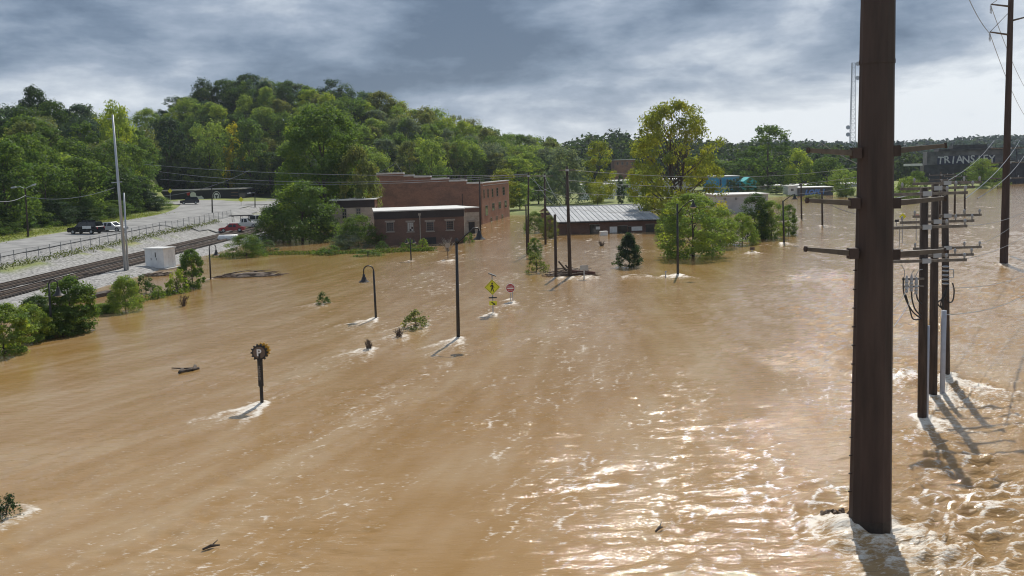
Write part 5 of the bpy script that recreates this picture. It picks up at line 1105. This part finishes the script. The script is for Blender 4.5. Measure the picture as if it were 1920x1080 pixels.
# far flooded traffic signs
def far_sign(px, py, ty, wpx, shape, mat, label, name='road_sign'):
    b = W(px, py); c = AT(px, ty, b.y) - b; t = empty(name, b, label, 'sign'); MB().tube([(0, 0, -1), c], .06, 6).build('post', GALV, t); s = wpx * b.y / F / 2
    ol = [(0, -s), (s, 0), (0, s), (-s, 0)] if shape == 'diamond' else [(-s, -s * .6), (s, -s * .6), (s, s * .6), (-s, s * .6)]
    MB().prism(ol, c + Vector((0, -.09, 0)), (1, 0, 0), (0, 0, 1), .03).build('sign_plate', mat, t); return t
far_sign(1692, 455, 406, 13, 'diamond', YSIGN, 'yellow diamond sign right of the great steel pole'); far_sign(1718, 450, 405, 9, 'rect', RSIGN, 'small red sign between the steel pole and wooden poles')
far_sign(1681, 425, 414, 8, 'rect', BLACKP, 'dark square sign touching the right edge of the steel pole')
far_sign(1410, 474, 466, 9, 'rect', DEBRIS, 'small brown post breaking the current right of the willows', 'marker_post'); far_sign(1248, 520, 509, 4, 'rect', LGREY, 'small grey post just left of a street lamp in the flood', 'marker_post')
far_sign(1095, 524, 502, 16, 'rect', BRIGHTP, 'tilted street name sign at the right end of the debris raft')
def land_sign(px, py, zb, ty, wpx, label):
    b = W(px, py, zb); c = AT(px, ty, b.y) - b; t = empty('road_sign', b, label, 'sign'); MB().tube([(0, 0, -.3), c], .06, 6).build('post', GALV, t); s = wpx * b.y / F / 2; MB().prism([(0, -s), (s, 0), (0, s), (-s, 0)], c + Vector((0, -.09, 0)), (1, 0, 0), (0, 0, 1), .03).build('sign_plate', YSIGN, t)
land_sign(452, 388, 3.5, 374, 10, 'yellow diamond sign at the right end of the mural building'); land_sign(319, 386, 3.5, 358, 9, 'yellow diamond sign left of the painted lion')
# ------------------------------------------------------------------ debris
def debris(name, px, py, wpx, hm, label, seed, n=40, dep=1.6, kind='mound'):
    b = W(px, py); wd = wpx * b.y / F; rs = random.Random(seed); t = empty(name, b, label, 'debris'); mb = MB()
    for i in range(n):
        u = rs.uniform(-1, 1); x = u * wd / 2; y = rs.uniform(-1, 1) * dep / 2; z = rs.uniform(0, 1) * hm * (1 - u * u); a = rs.uniform(-.6, .6); l = rs.uniform(.3, 1.1)
        mb.tube([(x - l * math.cos(a), y - l * math.sin(a), z), (x + l * math.cos(a), y + l * math.sin(a), z + rs.uniform(-.1, .25))], [rs.uniform(.03, .09), .03], 5)
    mb.build('driftwood_tangle', DEBRIS, t)['kind'] = 'stuff'
    mm = MB(); k = 14; ring_ = lambda f, z: [(wd / 2 * f * math.cos(2 * math.pi * i / k) * rs.uniform(.85, 1.1), dep / 2 * f * math.sin(2 * math.pi * i / k) * rs.uniform(.85, 1.1), z) for i in range(k)]
    rings = [ring_(1, -.3), ring_(.92, .1), ring_(.6, hm * .6), ring_(.2, hm * .8)]
    for a, b2_ in zip(rings[:-1], rings[1:]):
        for i in range(k): mm.quad(a[i], a[(i+1) % k], b2_[(i+1) % k], b2_[i])
    mm.poly(rings[-1]); mm.build('silt_mound', DEBRIS, t); return t
debris('debris_mound', 470, 518, 112, .55, 'low brown debris mound by the bank bush', 1, 60, 2.6)
t = debris('debris_raft', 1072, 517, 78, .7, 'raft of timber and rubble caught on the poles in mid flood', 2, 60, 2.4); b = t.location
for (x0, y0, x1, y1, r) in ((1047, 490, 1062, 508, .09), (1060, 497, 1070, 508, .08), (1070, 506, 1112, 519, .16)): MB().tube([AT(x0, y0, b.y - .4) - b, AT(x1, y1, b.y - .4) - b], r, 5).build('timber', BARK, t)
MB().box(AT(1091, 512, b.y - .6) - b, (2.6, .5, .5), ry=.12, rz=.2).build('timber', plain('rust_timber', (.11, .05, .035), .9, var=.4), t)
MB().box(AT(1071, 514, b.y - .8) - b, (.28, .2, .7)).build('marker', YSIGN, t)
t = debris('debris_mound', 292, 517, 46, .35, 'small twiggy debris patch below the signal cabinet', 4, 30, 1.4)
b = W(348, 692); t = empty('drift_branch', b, 'black forked branch floating alone in smooth water', 'branch')
for pts, r in (([(322, 690), (345, 691), (366, 690)], .05), ([(338, 698), (352, 694), (373, 690)], .08), ([(362, 693), (366, 686)], .10), ([(336, 698), (342, 693)], .12)): MB().tube([W(x, y, .08) - b for x, y in pts], [r * .6] + [r] * (len(pts) - 1), 6).build('limb', BARK, t, True)
b = W(1560, 972); rs = random.Random(9); mb = MB()
for i in range(16): x = rs.uniform(-.55, .5); mb.tube([(x, rs.uniform(-.15, .15), -.1), (x + rs.uniform(-.2, .25), rs.uniform(-.15, .15), .12 + .12 * (x + .5))], [.10, .05], 6)
o = mb.build('driftwood', DEBRIS, None); o.location = b + Vector((.3, .2, 0)); tag(o, 'clump of driftwood pinned against the left of the great steel pole', 'driftwood')
for i, (x0, y0, x1, y1, lab) in enumerate(((120, 567, 205, 548, 'upper railway timber lying in the water by the bank'), (40, 590, 130, 566, 'dark railway timber stack behind the hooked lamp'), (150, 561, 200, 551, 'lower railway timber beside the rounded bush'))):
    a, c = W(x0, y0, .15), W(x1, y1, .15); tag(MB().box((0, 0, 0), ((c - a).length, .7, .4), rz=math.atan2((c - a).y, (c - a).x)).build('timber_stack', TIE, None), lab, 'timber').location = (a + c) / 2
for (px, py, ln_, a, lab) in ((396, 1028, .5, .3, 'thin dark stick floating at the bottom left'), (1238, 994, .35, .5, 'short dark stick floating left of the great steel pole base')):
    b = W(px, py, .05); rs = random.Random(px); mb = MB(); mb.tube([(-ln_ / 2, 0, 0), (0, .05, .06), (ln_ / 2, .12, .02)], [.03, .05, .02], 6); mb.tube([(0, .05, .05), (.2, .2, .16)], [.025, .01], 5)
    o = mb.build('drift_stick', BARK if 'dark' in lab else PALE_BARK, None); o.location = b; o.rotation_euler[2] = a; tag(o, lab, 'stick')
# ------------------------------------------------------------------ overhead wires
def wire(p0, p1, sag, r, label, group, mat=WIRE):
    p0, p1 = Vector(p0), Vector(p1); pts = [p0.lerp(p1, i / 16) - Vector((0, 0, sag * 4 * (i / 16) * (1 - i / 16))) for i in range(17)]
    tag(MB().tube([q - p0 for q in pts], r, 4, cap=False).build('overhead_wire', mat, None), label, 'wire', group).location = p0
G = 'overhead wires'
for (x0, y0, Y0, x1, y1, Y1, sg, r, lab) in (
    (1063, 318, 104, 1620, 312, 150, 1.2, .022, 'highest wire running right from the leaning power pole'), (1063, 338, 104, 1620, 330, 150, 1.2, .022, 'second wire running right from the leaning power pole'),
    (1063, 361, 104, 1600, 352, 150, 1.0, .02, 'third wire running right from the leaning power pole'), (1063, 390, 104, 1240, 392, 140, .5, .016, 'lowest wire from the leaning power pole over the metal roof'),
    (991, 326, 122, 300, 322, 190, 1.5, .03, 'upper wire crossing before the woods to the left'), (991, 328, 122, 270, 308, 190, .8, .03, 'top wire crossing before the woods to the left'), (1021, 328, 138, 300, 336, 190, 1.2, .03, 'lower wire crossing before the woods to the left'),
    (991, 329, 122, 1063, 368, 104, .6, .02, 'short sagging wire joining two power poles'), (1021, 330, 138, 1063, 395, 104, .5, .02, 'lower sagging wire joining two power poles'), (991, 352, 122, 1030, 352, 138, .4, .02, 'short level wire between the two left power poles'),
    (1000, 333, 120, 1045, 388, 110, .4, .02, 'slanting service wire dropping to the metal roof'), (48, 366, 140, 0, 378, 120, .3, .03, 'wire leaving the left street lamp pole to the picture edge'), (48, 368, 140, 215, 352, 112, .8, .03, 'wire from the left street lamp to the tall pale pole'),
    (300, 368, 200, 470, 318, 190, 1.0, .035, 'guy wire rising over the mural building'), (700, 328, 230, 742, 305, 230, .2, .04, 'left slanting line above the long brick building'), (742, 305, 230, 760, 330, 230, .1, .05, 'right slanting line above the long brick building'),
    (1815, -6, 88, 1857, 64, 96, .3, .03, 'line reaching the lower arm of the brown pole from above'), (1857, 66, 96, 1920, 215, 160, .6, .03, 'line running down right from the brown pole lower arm'), (1859, 14, 96, 1925, 170, 160, .6, .03, 'line running down right from the brown pole upper arm'),
    (1680, 372, 46, 1864, 263, 105, 1.0, .028, 'pale wire rising from the wooden poles to the right'), (1810, 372, 46, 1912, 263, 105, .5, .028, 'steeper pale wire rising to the arms behind the brown pole'), (1833, 372, 52, 1925, 285, 105, .5, .028, 'rightmost pale wire rising past the brown pole'),
    (1808, 424, 41, 1925, 395, 60, .2, .012, 'thin wire leaving the nearest pole middle arm to the right'), (1806, 486, 41, 1925, 440, 60, .2, .012, 'thin wire leaving the nearest pole lower arm to the right'), (1833, 460, 49, 1925, 402, 70, .2, .012, 'thin wire leaving the farthest wooden pole to the right'),
    (1780, 540, 44, 1925, 515, 70, .25, .014, 'thin cable crossing the river right of the wooden poles'), (1775, 590, 44, 1925, 552, 66, .3, .02, 'lowest cable swinging off to the right edge'), (1676, 612, 38, 1725, 530, 40, .1, .012, 'thin guy wire slanting down beside the nearest wooden pole'),
    (1676, 580, 36, 1716, 515, 40, .1, .012, 'second thin guy wire left of the nearest wooden pole'), (1540, 268, 60, 1620, 312, 60, .1, .02, 'wire passing behind the steel pole top arm'), (1545, 378, 60, 1610, 402, 60, .1, .02, 'wire passing under the steel pole middle arm')):
    wire(AT(x0, y0, Y0), AT(x1, y1, Y1), sg, r, lab, None)
# lattice radio mast
b = AT(1597, 280, 780); t = empty('lattice_mast', (b.x, b.y, 6), 'pale lattice radio mast with dishes on the far ridge', 'mast'); H_ = AT(1598, 118, 780).z - 6
LM = plain('mast_paint', (.42, .44, .47), .6); w0, w1 = 2.9, 1.7
def leg(k, z): f = z / H_; r = w0 + (w1 - w0) * f; a = R(90 + 120 * k); return Vector((r * math.cos(a), r * math.sin(a), z))
for k in range(3): MB().tube([leg(k, 0), leg(k, H_)], .26, 5).build('leg', LM, t)
for k in range(3):
    mb = MB(); nseg = 22
    for i in range(nseg): z0, z1 = H_ * i / nseg, H_ * (i + 1) / nseg; mb.tube([leg(k, z0), leg((k + 1) % 3, z1)], .13, 3, cap=False); mb.tube([leg(k, z1), leg((k + 1) % 3, z1)], .13, 3, cap=False)
    mb.build('bracing', LM, t)
for dz, dx in ((H_ - 1, 3), (H_ - 12, 3), (H_ * .37, -4), (H_ * .30, -4)): MB().tube([(dx, -1, dz), (dx, -2.2, dz)], [.5, 1.7], 12).build('dish', LM, t)
# ------------------------------------------------------------------ moist air over the valley
hz = MB().box2(-1900, 1900, -60, 2100, -5, 96).build('haze', None); tag(hz, 'thin moist haze filling the valley air', 'haze', kind='stuff')
hm = bpy.data.materials.new('haze'); hm.use_nodes = True; t = hm.node_tree; t.nodes.clear()
o = N(t, 'ShaderNodeOutputMaterial'); pv = N(t, 'ShaderNodeVolumePrincipled', i_Density=.00010, i_Anisotropy=.2); pv.inputs['Color'].default_value = (.80, .88, 1, 1)
L(t, pv.outputs[0], o.inputs['Volume']); hz.data.materials.append(hm)
bpy.context.view_layer.update()
